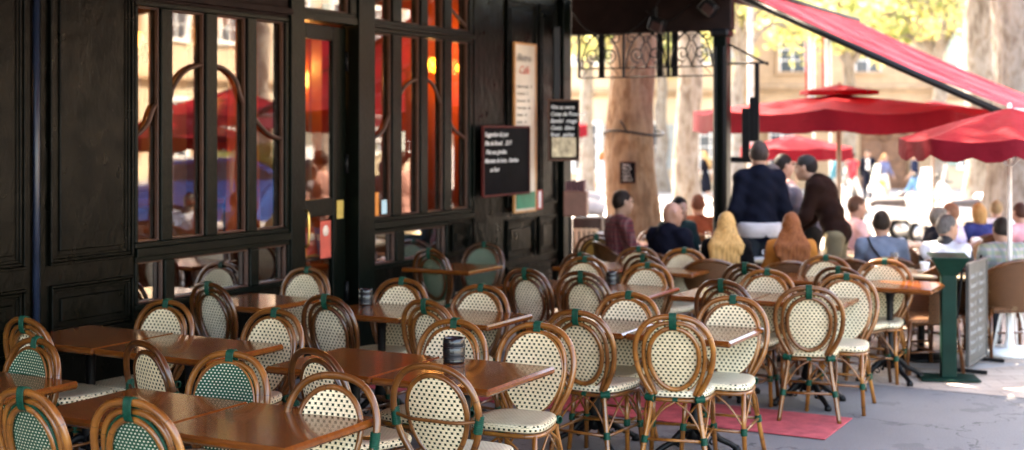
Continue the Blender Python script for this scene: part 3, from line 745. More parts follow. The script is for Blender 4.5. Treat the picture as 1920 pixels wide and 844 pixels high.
    for j in range(len(prof)-1):
        for k in range(n):
            k2 = (k+1) % n; f_ = (j*n+k, j*n+k2, (j+1)*n+k2, (j+1)*n+k); Fc.append(f_)
            if j < 3: uv.append([(per[k], prof[j][1]), (per[k+1], prof[j][1]), (per[k+1], prof[j+1][1]), (per[k], prof[j+1][1])])
            else: uv.append([(P[q][0], P[q][1]) for q in f_])
    Fc.append(tuple(range((len(prof)-1)*n, len(prof)*n))); uv.append([(P[q][0], P[q][1]) for q in Fc[-1]])
    Fc.append(tuple(range(n))[::-1]); uv.append([(P[q][0], P[q][1]) for q in Fc[-1]])
    mats = [wm if kind == 'tan' else M['cream'], M['tan'] if kind == 'tan' else M['seatw']]
    mb.add(P, Fc, uv, True); mb.mi = [0 if i < 4*n else 1 for i in range(len(mb.f))]
    mb.build('seat', mats, root)
    mb = MB(); mb.tube([(outl(k)[0]*.955, outl(k)[1]*.955, .412) for k in range(n)], .0125, 8, closed=True); mb.build('seat_frame', M['cane'], root)
    # legs
    FT, FB, RT, RB = (.172, .168, .415), (.192, .205, 0), (.130, -.187, .455), (.196, -.252, 0)
    def lerp(p, q, t): return tuple(p[i] + (q[i]-p[i])*t for i in range(3))
    for s in (-1, 1):
        mb = MB(); mb.tube([(s*FT[0], FT[1], FT[2]), (s*.176, .18, .25), (s*FB[0], FB[1], 0)], [.0135, .0145, .0140], 10); mb.build('leg', M['cane'], root)
        mb = MB(); mb.tube(crom([(s*RT[0], RT[1], RT[2]), (s*.140, -.196, .35), (s*.168, -.222, .18), (s*RB[0], RB[1], 0)], 4), .0145, 10); mb.build('leg', M['cane'], root)
    zc = .195
    f = lambda s: (s*.180, .187, zc); r_ = lambda s: (s*.167, -.220, zc)
    mb = MB(); fm, rm = (0, .187, zc), (0, -.220, zc)
    mb.tube([f(-1), f(1)], .009, 8); mb.tube([r_(-1), r_(1)], .009, 8); mb.tube([f(-1), r_(-1)], .009, 8); mb.tube([f(1), r_(1)], .009, 8)
    mb.build('stretcher', M['cane'], root)
    mb = MB()
    for s in (-1, 1):
        mb.tube(crom([(0, .186, .405), (s*.09, .188, .34), (s*.176, .187, .225)], 4), .0065, 6)
        mb.tube(crom([(0, -.186, .405), (s*.08, -.20, .35), (s*.160, -.214, .225)], 4), .0065, 6)
        mb.tube(crom([(s*.178, 0, .405), (s*.185, .09, .34), (s*.181, .182, .225)], 4), .0065, 6)
        mb.tube(crom([(s*.178, 0, .405), (s*.18, -.11, .34), (s*.170, -.212, .225)], 4), .0065, 6)
    mb.build('brace', M['cane'], root)
    for s in (-1, 1):
        mb = MB(); ring_bind(mb, f(s), (s*.02, .03, -.4), .0195, .042, 5); mb.build('leg_binding', M['bind'], root)
        mb = MB(); ring_bind(mb, r_(s), (s*.06, -.06, -.4), .0195, .042, 5); mb.build('leg_binding', M['bind'], root)
        mb = MB(); ring_bind(mb, (s*.140, -.188, .425), (s*1, .4, .1), .0210, .055, 6); mb.build('seat_binding', M['bind'], root)
    mb = MB(); ring_bind(mb, (0, .190, .412), (1,0,0), .0165, .03, 4); mb.build('rail_binding', M['bind'], root)
    mb = MB(); ring_bind(mb, (0, -.176, .412), (1,0,0), .0165, .03, 4); mb.build('rail_binding', M['bind'], root)
    return root
PROTO = {k: make_chair('rattan_chair', k) for k in ('cream', 'green', 'armband', 'tan')}
used = set()
HON, MID, DRK = (1.5,1.35,1.05,1), (1.0,.88,.75,1), (.48,.38,.32,1)  # cane tints; MID and DRK also carry painted shade of their rows
# (px, py of hoop top, kind, faces away from us, jitter in degrees, tint, label)
CH = [
 (48,727,'green',1,4,HON,'green woven bistro chair nearest the camera at the far left, its back to us','A'),
 (250,750,'green',1,-4,HON,'green woven bistro chair nearest the camera, right of the leftmost one, its back to us','A'),
 (66,635,'green',0,6,MID,'green woven bistro chair at the left edge facing us behind the small left table','A'),
 (433,657,'green',0,-6,HON,'honey cane chair with green woven back facing us behind the nearest table','A'),
 (627,703,'armband',0,-6,MID,'cream chair without top binding facing us behind the right end of the nearest table','A'),
 (48,597,'cream',1,6,MID,'dark cane chair at the left edge against the panelled wall, its back to us','B'),
 (268,640,'armband',1,18,DRK,'dark brown chair with cross bar on its back, left of the second row of tables','B'),
 (592,658,'armband',1,14,DRK,'dark brown chair with cross bar tucked under the middle of the long second table','B'),
 (812,680,'armband',1,-3,MID,'front chair with cross bar and thick green side bindings, before the big black holder','B'),
 (315,562,'cream',0,0,MID,'cream chair facing us at the wall table left of the first window','B'),
 (517,580,'cream',0,2,MID,'cream chair facing us behind the right end of the second wall table','B'),
 (850,597,'cream',0,0,HON,'cream chair facing us directly behind the black holder on the long table','B'),
 (1010,606,'cream',0,-3,HON,'large cream chair facing us at the right end of the long middle table','B'),
 (392,530,'cream',1,10,DRK,'dark framed chair against the first window, its back to us','C'),
 (610,555,'cream',1,8,DRK,'dark framed chair before the cafe door, its back to us','C'),
 (798,563,'cream',1,12,MID,'chair seen from behind, just left of the one behind the big black holder','C'),
 (1080,581,'cream',1,4,MID,'chair with its back to us and visible seat, right of the large cream chair','C'),
 (1265,590,'cream',1,-16,HON,'frontmost chair on the right, seen squarely from behind, near the red carpet','C'),
 (575,502,'cream',0,0,MID,'cream chair facing us beside the cafe door, at the wall table of the third row','C'),
 (755,524,'cream',0,0,MID,'cream chair facing us right of the holder on the table before the cafe door','C'),
 (905,534,'cream',0,2,MID,'cream chair facing us behind the right end of the third row table','C'),
 (1180,549,'cream',0,0,HON,'cream chair facing us at the left half of the right hand third row table','C'),
 (1377,559,'cream',0,-3,HON,'cream chair facing us at the right corner of the right hand third row table','C'),
 (985,502,'cream',1,10,DRK,'dark chair in shade before the pilaster, its back to us','D'),
 (1090,512,'cream',1,4,DRK,'dark chair backed to us left of the table with the small black holder','D'),
 (1355,525,'cream',1,8,DRK,'dark framed chair partly hidden behind the bright corner chair, its back to us','D'),
 (1520,537,'cream',1,-18,MID,'rightmost chair seen squarely from behind, just past the red carpet','D'),
 (1213,492,'cream',0,0,HON,'cream chair facing us behind the fourth row table near the tree trunk','D'),
 (1437,505,'cream',0,0,HON,'cream chair facing us in the middle of the fourth row, behind the dark framed one','D'),
 (1590,513,'cream',0,-3,HON,'cream chair facing us at the right end of the fourth row with its seat showing','D'),
 (1098,484,'cream',0,0,MID,'cream chair facing us at the left end of the fourth row, near the corner post','D'),
 (1088,474,'cream',1,10,DRK,'dark chair peeping out behind the leftmost cream chair of the fourth row','E'),
 (1208,480,'cream',1,10,DRK,'dark chair with its back to us overlapping the cream chair near the tree trunk','E'),
 (1400,493,'cream',1,10,DRK,'dark chair behind the middle cream chair of the fourth row, before the blonde woman','E'),
 (1575,501,'cream',1,10,DRK,'dark chair behind the right end cream chair of the fourth row','E'),
 (1197,459,'cream',0,0,MID,'shaded cream chair facing us left of the bald man in the blazer','E'),
 (1283,465,'cream',0,0,HON,'tall looking cream chair facing us in front of the bald man in the blazer','E'),
 (1550,480,'cream',0,0,MID,'cream chair facing us behind the purple brown table top, near the auburn haired woman','E'),
 (1660,485,'cream',0,0,HON,'rearmost right cream chair facing us, before the man in the denim shirt','E'),
 (805,467,'green',1,14,DRK,'dark chair with green back against the second window, its back to us','E'),
 (908,451,'green',0,0,DRK,'chair with green woven back facing us at the small wall table by the hanging chalkboard','E'),
 (1118,430,'tan',1,-14,DRK,'ochre cane chair with dark frame seen from behind at the corner post','F'),
 (1108,410,'tan',1,-6,MID,'ochre cane chair just behind the dark framed ochre one at the corner post','F'),
 (1222,420,'tan',0,-60,MID,'ochre cane chair turned sideways between the plaid shirt man and the bald man','F'),
]
GR = {'A':'bistro chairs round the nearest table','B':'bistro chairs at the second row of tables','C':'bistro chairs at the third row of tables','D':'bistro chairs at the fourth row of tables','E':'bistro chairs in the rear rows','F':'ochre cane chairs by the corner post'}
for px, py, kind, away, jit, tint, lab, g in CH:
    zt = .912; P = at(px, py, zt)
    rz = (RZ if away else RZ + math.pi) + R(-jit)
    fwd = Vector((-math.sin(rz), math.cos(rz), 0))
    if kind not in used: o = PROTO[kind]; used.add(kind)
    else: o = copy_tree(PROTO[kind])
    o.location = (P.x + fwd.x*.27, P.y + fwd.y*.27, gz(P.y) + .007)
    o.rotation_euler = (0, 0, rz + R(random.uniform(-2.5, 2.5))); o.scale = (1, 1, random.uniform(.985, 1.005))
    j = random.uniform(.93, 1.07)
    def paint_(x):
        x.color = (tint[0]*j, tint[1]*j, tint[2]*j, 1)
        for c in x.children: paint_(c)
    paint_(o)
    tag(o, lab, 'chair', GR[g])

# ================================================================ TABLES
def table_mesh(w, l):
    root = empty('cafe_table', (0,0,0))
    mb = MB(); mb.box((0,0,.722), (w, l, .036), .011); top = mb.build('table_top', M['table'], root)
    mb = MB(); mb.lathe([(.0,.70),(.10,.70),(.10,.69),(.035,.66),(.028,.60),(.026,.30),(.04,.24),(.05,.20),(.04,.14),(.06,.10),(.0,.08)], (0,0,0), 16); mb.build('post', M['iron'], root)
    for k in range(4):
        a_ = R(45+90*k); c, s = math.cos(a_), math.sin(a_); mb = MB()
        mb.tube(crom([(c*.02, s*.02, .16), (c*.08, s*.08, .15), (c*.15, s*.15, .09), (c*.22, s*.22, .055), (c*.27, s*.27, .022)], 4), [.026]*4+[.022]*4+[.018]*4+[.017]*4+[.020], 8)
        mb.lathe([(0,0),(.024,0),(.026,.02),(.014,.04),(0,.045)], (c*.27, s*.27, 0), 10)
        mb.tube(spiral(0, 0, .028, 0, 1), .007, 5); q = len(mb.v) - 29*5
        for i in range(q, len(mb.v)):
            x, y, z = mb.v[i]; mb.v[i] = (c*(.11+x) - s*y, s*(.11+x) + c*y, .07+z)
        mb.build('foot', M['iron'], root)
    return root
tb = {}
TB = [ # d0,d1,a0,a1,label
 (.93,1.58,3.98,4.60,'small part of a table at the left edge before the green chair facing us','A'),
 (1.92,2.60,3.99,4.61,'left half of the nearest orange brown table, between the green chairs','A'),
 (2.605,3.28,3.99,4.62,'right half of the nearest orange brown table with the bright corner','A'),
 (.25,.94,5.30,5.95,'dark table against the panelled wall, left of the dark chair with cross bar','B'),
 (.95,1.76,5.30,5.93,'dark table next to the wall table, its right corner pointing at the green honey chair','B'),
 (2.10,2.74,5.33,6.00,'left half of the long glossy table behind the nearest one','B'),
 (2.745,3.40,5.33,6.02,'right half of the long glossy table, with the large black holder on it','B'),
 (.08,.72,7.02,7.66,'dark reddish table against the first window by the cafe door','C'),
 (1.12,1.77,7.06,7.66,'table with the dark black holder in front of the cafe door','C'),
 (1.775,2.42,7.06,7.66,'shiny table right of the one with the dark holder, before the second window','C'),
 (2.62,3.27,7.15,7.80,'left table of the right hand third row pair, partly behind a chair','C'),
 (3.275,3.92,7.17,7.80,'right table of the third row pair, its pale edge catching light above the red carpet','C'),
 (.10,.78,9.65,10.25,'small dark table by the pilaster below the hanging chalkboard','D'),
 (1.42,2.07,8.84,9.45,'shaded table of the fourth row beside the pilaster chairs','D'),
 (2.075,2.74,8.84,9.45,'fourth row table with the small black holder near the tree trunk','D'),
 (2.85,3.45,8.95,9.55,'fourth row table between the middle cream chairs','D'),
 (3.455,4.08,8.98,9.58,'fourth row table at the right, behind the rightmost backed chair','D'),
 (1.20,1.85,10.35,10.95,'rear table catching pale light, left of the bald man in the blazer','E'),
 (1.86,2.50,10.35,10.95,'rear table catching pale light in front of the bald man in the blazer','E'),
 (2.95,3.60,10.30,10.95,'purple brown rear table in front of the auburn haired woman','E'),
 (3.70,4.45,10.15,10.75,'rear table at the far right in front of the man in the denim shirt','E'),
]
TG = {'A':'tables of the nearest row','B':'tables of the second row','C':'tables of the third row','D':'tables of the fourth row','E':'tables of the rear row'}
TT = {}
tproto = None
for i, (d0, d1, a0, a1, lab, g) in enumerate(TB):
    if tproto is None: tproto = table_mesh(1, 1); t = tproto; t['used'] = 1; del t['used']
    else: t = copy_tree(tproto)
    for c in t.children:
        if c.name.startswith('table_top'):
            mb = MB(); mb.box((0,0,.722), (d1-d0, a1-a0, .036), .011)
            old = c.data; nm = mb.build('tmp', M['table']); c.data = nm.data; bpy.data.objects.remove(nm)
    t.location = W((d0+d1)/2, (a0+a1)/2, .007); t.rotation_euler = (0,0,RZ); tag(t, lab, 'table', TG[g])
def holder(p, s, label):
    e = empty('ashtray_holder', p, 0, label, 'holder', 'black holders on the brown tables'); e.scale = (s, s, s)
    prof = [(0,0),(.044,0),(.046,.008),(.043,.014),(.047,.03),(.047,.062),(.044,.068),(.047,.074),(.045,.100),(.041,.104),(.036,.100),(.036,.03),(0,.03)]
    mb = MB(); mb.lathe(prof, n=24)
    mb.build('cup', M['black'], e)
    mb = MB()
    for z in (.018, .066): mb.lathe([(.0465,z-.003),(.0490,z),(.0465,z+.003)], n=24)
    mb.build('rim', M['black'], e)
ztop = .7475
holder(at(851, 679, ztop), 1.22, 'large black ribbed holder on the long glossy table')
holder(at(686, 571, ztop), 1.05, 'black holder on the dark table in front of the cafe door')
holder(at(1147, 533, ztop), .95, 'small black holder on the fourth row table near the tree trunk')
holder(at(930, 481+12, ztop), .6, 'tiny black holder on the small dark table by the pilaster') if False else None

# ================================================================ STANDS on the pavement
P = at(1778, 709, .014)
gp = empty('menu_stand', P, R(-8), 'dark green square post with flared top on a flat base plate, right of the chairs', 'menu stand')
gm = simple('dark green enamel', (.001,.018,.012), .45, .25, 6, spec=.12)
mb = MB(); mb.box((0,0,.006), (.44,.30,.012), .003); mb.build('base_plate', gm, gp)
mb = MB(); mb.box((0,0,.43), (.115,.09,.84), .006); mb.build('shaft', gm, gp)
mb = MB(); w0, w1 = .06, .135
mb.add([(-w0,-.05,.80),(w0,-.05,.80),(w0,.05,.80),(-w0,.05,.80),(-w1,-.11,.93),(w1,-.11,.93),(w1,.11,.95),(-w1,.11,.95)], [(3,2,1,0),(4,5,6,7),(0,1,5,4),(1,2,6,5),(2,3,7,6),(3,0,4,7)])
mb.box((0,0,.945), (.29,.24,.014), .004, Matrix.Rotation(R(5),4,'X')); mb.build('lectern_top', gm, gp)
P = at(1832, 690, .03)
mbd = empty('menu_board', (P.x+.05, P.y+.15, .007), R(58), 'grey chalk menu board in dark frame standing beside the green post', 'chalkboard')
# local X along the width of the board
bw, bh, bz = .62, .80, .06
mb = MB(); mb.box((0,0,bz+bh/2), (bw-.02, .014, bh-.02)); mb.build('board', simple('dusty grey chalkboard', (.055,.06,.056), .55, .25, 5), mbd)
mb = MB()
for (x, z, sx, sz) in ((0, bz, bw, .02), (0, bz+bh, bw, .02), (-bw/2, bz+bh/2, .02, bh), (bw/2, bz+bh/2, .02, bh)): mb.box((x,0,z), (sx+.004,.03,sz), .004)
mb.build('frame', simple('dark steel frame', (.05,.045,.04), .5), mbd)
mb = MB()
for x in (-bw/2, bw/2): mb.box((x, 0, .02), (.03, .30, .03), .004); mb.box((x, .08, .45), (.02,.02,.88), .003, Matrix.Rotation(R(6),4,'X'))
mb.build('stand', M['iron'], mbd)
for cx, rows in ((-.26, ['Salades  12', 'Tomates  9', 'Chevre  11', 'Pates  13', 'Pizza  12', 'Daube  15', 'Entrecote  18', 'Poisson  17', 'Dessert  6']), (.03, ['Glaces  7', 'Crepes  6', 'Café  2', 'Thé  3', 'Bière  5', 'Vin  4', 'Sirop  3', 'Pastis  4', 'Jus  4'])):
    for i, r in enumerate(rows): text(r, .052, mbd, M['chalk2'], (cx, -.009, bz+bh-.12-i*.075), (R(90),0,0), .3, off=.0008)

# small parasol on the right with tripod base
def parasol(loc, rad, ztop, zedge, zval, nseg, label, mat='red', vent=True, scallop=0.0, rot=0.0, pole='steel', pr=.022, base=True, group=None, drop=0.0, hang=None):
    e = empty('parasol', loc, rot, label, 'parasol', group)
    mb = MB(); n = nseg; sub = 6; rings = 8
    P = []; 
    def rimp(k, f):           # point along polygon rim
        i = k // sub; t = (k % sub)/sub
        a0, a1 = 2*math.pi*i/n, 2*math.pi*(i+1)/n
        x = math.cos(a0)*(1-t)+math.cos(a1)*t; y = math.sin(a0)*(1-t)+math.sin(a1)*t
        return x*f, y*f, t
    tot = n*sub
    for r in range(rings+1):
        f = r/rings; 
        for k in range(tot):
            x, y, t = rimp(k, max(f, .02)*rad); sag = -.05*math.sin(math.pi*t)*f*(rad/1.5)
            z = ztop + (zedge-ztop)*(f**1.12) + sag
            P.append((x, y, z))
    Fc = [(r*tot+k, (r+1)*tot+k, (r+1)*tot+(k+1)%tot, r*tot+(k+1)%tot) for r in range(rings) for k in range(tot)]
    mb.add(P, Fc, None, True); can = mb.build('canopy', M[mat], e)
    # valance
    vb = MB(); Q = []
    for k in range(tot):
        x, y, t = rimp(k, rad); s_ = -.05*math.sin(math.pi*t)*(rad/1.5)
        wv = 1 + .012*math.sin(k*2.3)
        Q.append((x, y, zedge+s_)); 
        zz = zval + (abs(math.sin(math.pi*(t*2 % 1)))*-scallop + scallop*.5 if scallop else .015*math.sin(k*1.7))
        Q.append((x*wv*1.01, y*wv*1.01, zz+s_*.6))
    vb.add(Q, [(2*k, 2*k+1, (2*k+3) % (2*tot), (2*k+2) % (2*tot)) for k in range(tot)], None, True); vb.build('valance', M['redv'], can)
    if vent:
        vb = MB(); r0 = rad*.26
        Q = [(0,0,ztop+.13)] + [(math.cos(2*math.pi*k/n)*r0, math.sin(2*math.pi*k/n)*r0, ztop+.05) for k in range(n)] + [(math.cos(2*math.pi*k/n)*r0*1.02, math.sin(2*math.pi*k/n)*r0*1.02, ztop+.0) for k in range(n)]
        vb.add(Q, [(0, k+1, (k+1) % n+1) for k in range(n)] + [(k+1, n+k+1, n+(k+1) % n+1, (k+1) % n+1) for k in range(n)]); vb.build('vent_cap', M[mat], can)
    pm = simple('parasol pole', (.62,.60,.57), .4) if pole == 'white' else simple('parasol pole wood', (.33,.25,.18), .5)
    mb = MB(); mb.tube([(0,0,0),(0,0,ztop+.02)], pr, 10); mb.lathe([(0,ztop+.12 if vent else ztop),(.02,ztop+.125 if vent else ztop),(.018,ztop+.15 if vent else ztop+.04),(0,ztop+.16 if vent else ztop+.05)], n=10); mb.build('pole', pm, e)
    rb = MB()
    for i in range(n):
        a_ = 2*math.pi*i/n
        rb.tube([(0,0,ztop-.03), (math.cos(a_)*rad*.98, math.sin(a_)*rad*.98, zedge-.012)], .008, 5)
        rb.tube([(0,0,zedge-.25), (math.cos(a_)*rad*.45, math.sin(a_)*rad*.45, (ztop+zedge)/2-.01)], .007, 5)
    rb.build('rib', pm, e)
    if base:
        mb = MB(); mb.lathe([(0,0),(.24,0),(.25,.03),(.23,.05),(.05,.06),(.03,.14),(.03,.4),(0,.4)], n=20); mb.build('foot', M['white'], e)
    return e
P = at(1893, 664, .0)
e = parasol(P, .92, 2.12, 1.86, 1.70, 8, 'small red scalloped parasol with white pole and tripod foot, right edge', scallop=.05, rot=R(22.5+5), pole='white', pr=.020, vent=False)
for k in range(5):
    a_ = 2*math.pi*k/5+.3; mb = MB(); mb.tube([(0,0,.74), (math.cos(a_)*.16, math.sin(a_)*.16, .02)], .008, 6); mb.build('strut', M['white'], e)

# tall octagonal parasol
P = atY(1573, 16.5, gz(16.5)); g = P.z
parasol(P, 1.82, CAM_H+62/151.5-g, CAM_H+32/151.5-g, CAM_H-5/151.5-g, 8, 'large red octagonal parasol with vented top above the seated guests', rot=R(22.5+4), pr=.03)
P = atY(1492, 24, gz(24)); g = P.z
parasol(P, 1.05, CAM_H-14/104-g, CAM_H-36/104-g, CAM_H-58/104-g, 8, 'bright red parasol beyond the standing man in the navy jacket', rot=.2, vent=False)
P = atY(1750, 21, gz(21)); g = P.z
parasol(P, 1.25, CAM_H+50/119-g, CAM_H+22/119-g, CAM_H-4/119-g, 8, 'red parasol half hidden behind the large octagonal one', rot=.3, vent=False)
P = atY(1040, 24, gz(24)); g = P.z
parasol(P, .62, CAM_H+24/104-g, CAM_H+6/104-g, CAM_H-16/104-g, 8, 'red parasol glimpsed between the corner post and the tree trunk', rot=.4, vent=False)
# awning of the pavement terrace
def awning():
    aw = empty('street_awning', W(PD, PA+.1, 3.45), RZ, 'long red fabric awning sloping down on a dark side arm at the upper right', 'awning')
    P0 = W(PD, PA+.1, 0); dout = 2.85; L = 5.6; dz = -(3.50-2.16)
    s_x, s_y = PD, 0
    mb = MB(); nx, ny = 14, 24; P = []; uv = []
    for j in range(ny+1):
        for i in range(nx+1):
            x = dout*i/nx; y = L*j/ny; z = .03 + dz*i/nx - .06*math.sin(math.pi*i/nx)*(1+.35*math.sin(j*1.3))
            P.append((x, y, z))
    Fc = [(j*(nx+1)+i, j*(nx+1)+i+1, (j+1)*(nx+1)+i+1, (j+1)*(nx+1)+i) for j in range(ny) for i in range(nx)]
    mb.add(P, Fc, [[(P[k][1], P[k][0]) for k in f] for f in Fc], True); fb = mb.build('fabric', M['redaw'], aw)
    mb = MB(); Q = []
    for j in range(49):
        y = L*j/48; Q += [(dout+.03, y, dz+.02), (dout+.035, y, dz-.17+.03*abs(math.sin(j*.785)))]
    mb.add(Q, [(2*j, 2*j+1, 2*j+3, 2*j+2) for j in range(48)], [[(0,0)]*4]*48, True); mb.build('valance', M['redaw'], aw)
    for y in (0.0, L-.05):
        mb = MB(); mb.tube([(0, y, -.05), (dout-.05, y, dz-.035)], .036, 8); mb.build('arm', M['iron'], aw)
    mb = MB(); mb.tube([(dout+.02, -.04, dz), (dout+.02, L, dz)], .03, 10); mb.build('front_bar', simple('pale metal', (.55,.45,.42), .4), aw)
    mb = MB(); mb.tube([(0, 0, .02), (0, L, .02)], .05, 12); mb.box((-.03, L/2, -.1), (.06, L, .10), .01); mb.build('roller', M['brown'], aw)
awning()
# ================================================================ PEOPLE
def surface_nets(D, lo, h):
    nx, ny, nz = D.shape; S = D < 0
    acc = np.zeros((nx-1, ny-1, nz-1, 3)); cnt = np.zeros((nx-1, ny-1, nz-1))
    cs = [(i, j, k) for i in (0,1) for j in (0,1) for k in (0,1)]
    sl = lambda c: (slice(c[0], nx-1+c[0]), slice(c[1], ny-1+c[1]), slice(c[2], nz-1+c[2]))
    for a in cs:
        for ax in range(3):
            if a[ax]: continue
            b = list(a); b[ax] = 1; b = tuple(b)
            da, db = D[sl(a)], D[sl(b)]; m = (da < 0) != (db < 0)
            t = np.where(m, da/np.where(m, da-db, 1), 0)
            for q in range(3): acc[..., q] += np.where(m, a[q] + (t if q == ax else 0), 0)
            cnt += m
    act = cnt > 0; idx = -np.ones(act.shape, int); idx[act] = np.arange(act.sum())
    ijk = np.argwhere(act); Vt = (ijk + acc[act]/cnt[act][:, None])*h + lo
    F_ = []
    for ax in range(3):
        o = [q for q in range(3) if q != ax]; b, c = o
        s0 = [slice(1, n-1) for n in D.shape]; s0[ax] = slice(0, D.shape[ax]-1); s1 = list(s0); s1[ax] = slice(1, D.shape[ax])
        A0, A1 = S[tuple(s0)], S[tuple(s1)]; e = np.argwhere(A0 != A1)
        if not len(e): continue
        base_ = e.copy(); base_[:, b] += 1; base_[:, c] += 1
        fl = A0[tuple(e.T)]
        def cell(db_, dc_): q = base_.copy(); q[:, b] -= db_; q[:, c] -= dc_; return idx[tuple(q.T)]
        quad = np.stack([cell(1,1), cell(0,1), cell(0,0), cell(1,0)], 1)
        if ax == 1: fl = ~fl
        quad[~fl] = quad[~fl][:, ::-1]
        F_.append(quad)
    return Vt, np.concatenate(F_)
def prim_d(P, pr):
    k = pr[0]
    if k == 'c':      # tapered capsule
        a, b, ra, rb = np.array(pr[1]), np.array(pr[2]), pr[3], pr[4]
        ab = b-a; t = np.clip(((P-a) @ ab)/max(1e-9, ab @ ab), 0, 1)
        return np.linalg.norm(P-a-t[..., None]*ab, axis=-1) - (ra+(rb-ra)*t)
    c, r = np.array(pr[1]), np.array(pr[2])  # ellipsoid, optional tilt about X
    q = P-c
    if len(pr) > 3 and pr[3] is not None: q = q @ pr[3]
    k0 = np.linalg.norm(q/r, axis=-1); k1 = np.linalg.norm(q/(r*r), axis=-1)
    return k0*(k0-1)/np.maximum(k1, 1e-6)
def sdf_mesh(prims, h=.016, k=.03, grow=0.0, cut=None, noise_=0.0):
    pts = []
    for p in prims:
        if p[0] == 'c': pts += [np.array(p[1])-p[3], np.array(p[1])+p[3], np.array(p[2])-p[4], np.array(p[2])+p[4]]
        else: m = max(p[2]); pts += [np.array(p[1])-m, np.array(p[1])+m]
    pts = np.array(pts); lo = pts.min(0)-.04-grow; hi = pts.max(0)+.04+grow
    n = np.ceil((hi-lo)/h).astype(int)+1
    g = np.stack(np.meshgrid(*[lo[q]+h*np.arange(n[q]) for q in range(3)], indexing='ij'), -1)
    D = None
    for p in prims:
        d = prim_d(g, p)
        if D is None: D = d
        else:
            hh = np.clip(.5+.5*(D-d)/k, 0, 1); D = D*(1-hh)+d*hh - k*hh*(1-hh)
    D = D - grow
    if noise_: D = D + noise_*np.sin(g[...,0]*41+g[...,2]*17)*np.sin(g[...,2]*33+g[...,1]*23)
    if cut is not None: D = np.maximum(D, cut(g))
    return surface_nets(D, lo, h)
def mesh_from(name, VF, mat, parent):
    me = bpy.data.meshes.new(name); me.from_pydata(VF[0].tolist(), [], VF[1].tolist())
    me.polygons.foreach_set('use_smooth', [True]*len(me.polygons)); me.materials.append(mat); me.update()
    o = bpy.data.objects.new(name, me); col.objects.link(o); o.parent = parent; return o
def pose(kind, **kw):
    if kind == 'stand':
        J = dict(pel=(0,0,.96), che=(0,.0,1.29), nec=(0,-.01,1.475), hed=(0,.025,1.635),
            sL=(-.175,0,1.425), sR=(.175,0,1.425), eL=(-.225,-.03,1.14), eR=(.225,-.03,1.14), wL=(-.215,.06,.90), wR=(.215,.06,.90),
            hL=(-.085,0,.92), hR=(.085,0,.92), kL=(-.10,.02,.50), kR=(.10,.02,.50), aL=(-.11,-.01,.085), aR=(.11,-.01,.085))
    elif kind == 'walk':
        J = dict(pel=(0,0,.94), che=(0,.02,1.27), nec=(0,.02,1.455), hed=(0,.055,1.615),
            sL=(-.17,.02,1.405), sR=(.17,.02,1.405), eL=(-.215,.10,1.15), eR=(.215,-.12,1.14), wL=(-.20,.25,.98), wR=(.21,-.16,.90),
            hL=(-.08,0,.90), hR=(.08,0,.90), kL=(-.085,-.02,.50), kR=(.085,.22,.53), aL=(-.085,-.34,.17), aR=(.085,.36,.10))
    elif kind == 'bend':
        J = dict(pel=(0,-.05,.95), che=(0,.13,1.23), nec=(0,.26,1.37), hed=(0,.36,1.50),
            sL=(-.175,.22,1.33), sR=(.175,.22,1.33), eL=(-.23,.27,1.05), eR=(.23,.27,1.05), wL=(-.15,.42,.90), wR=(.15,.42,.90),
            hL=(-.085,-.05,.91), hR=(.085,-.05,.91), kL=(-.10,0,.50), kR=(.10,0,.50), aL=(-.11,-.04,.085), aR=(.11,-.04,.085))
    else:
        J = dict(pel=(0,-.03,.53), che=(0,-.01,.86), nec=(0,.015,1.04), hed=(0,.055,1.195),
            sL=(-.175,.01,.99), sR=(.175,.01,.99), eL=(-.235,.08,.74), eR=(.235,.08,.74), wL=(-.15,.30,.76), wR=(.15,.30,.76),
            hL=(-.09,0,.51), hR=(.09,0,.51), kL=(-.13,.43,.50), kR=(.13,.43,.50), aL=(-.13,.40,.09), aR=(.13,.40,.09))
    J.update(kw); return {k: np.array(v, float) for k, v in J.items()}
def hand(mb, w, e, side, curl=.5):
    # palm direction continues the forearm; five separate tapering fingers
    w, e = Vector(w), Vector(e); f = (w-e).normalized(); s = f.cross(Vector((0,0,1)));
    if s.length < .2: s = Vector((0,1,0))
    s.normalize(); n = s.cross(f).normalized()
    for k in range(4):
        b = w + f*.075 + s*(-.027+.018*k); L = (.068,.078,.074,.058)[k]
        p1 = b + f*L*.45; p2 = p1 + (f*math.cos(curl)-n*math.sin(curl))*L*.35; p3 = p2 + (f*math.cos(curl*2)-n*math.sin(curl*2))*L*.28
        mb.tube([w+f*.045+s*(-.02+.013*k), b, p1, p2, p3], [.009,.0095,.0085,.0078,.006], 7)
    b = w + f*.025 + s*side*-.026; mb.tube([b, b+f*.03+s*side*-.022, b+f*.058+s*side*-.028, b+f*.078+s*side*-.022-n*.01], [.011,.010,.009,.007], 7)
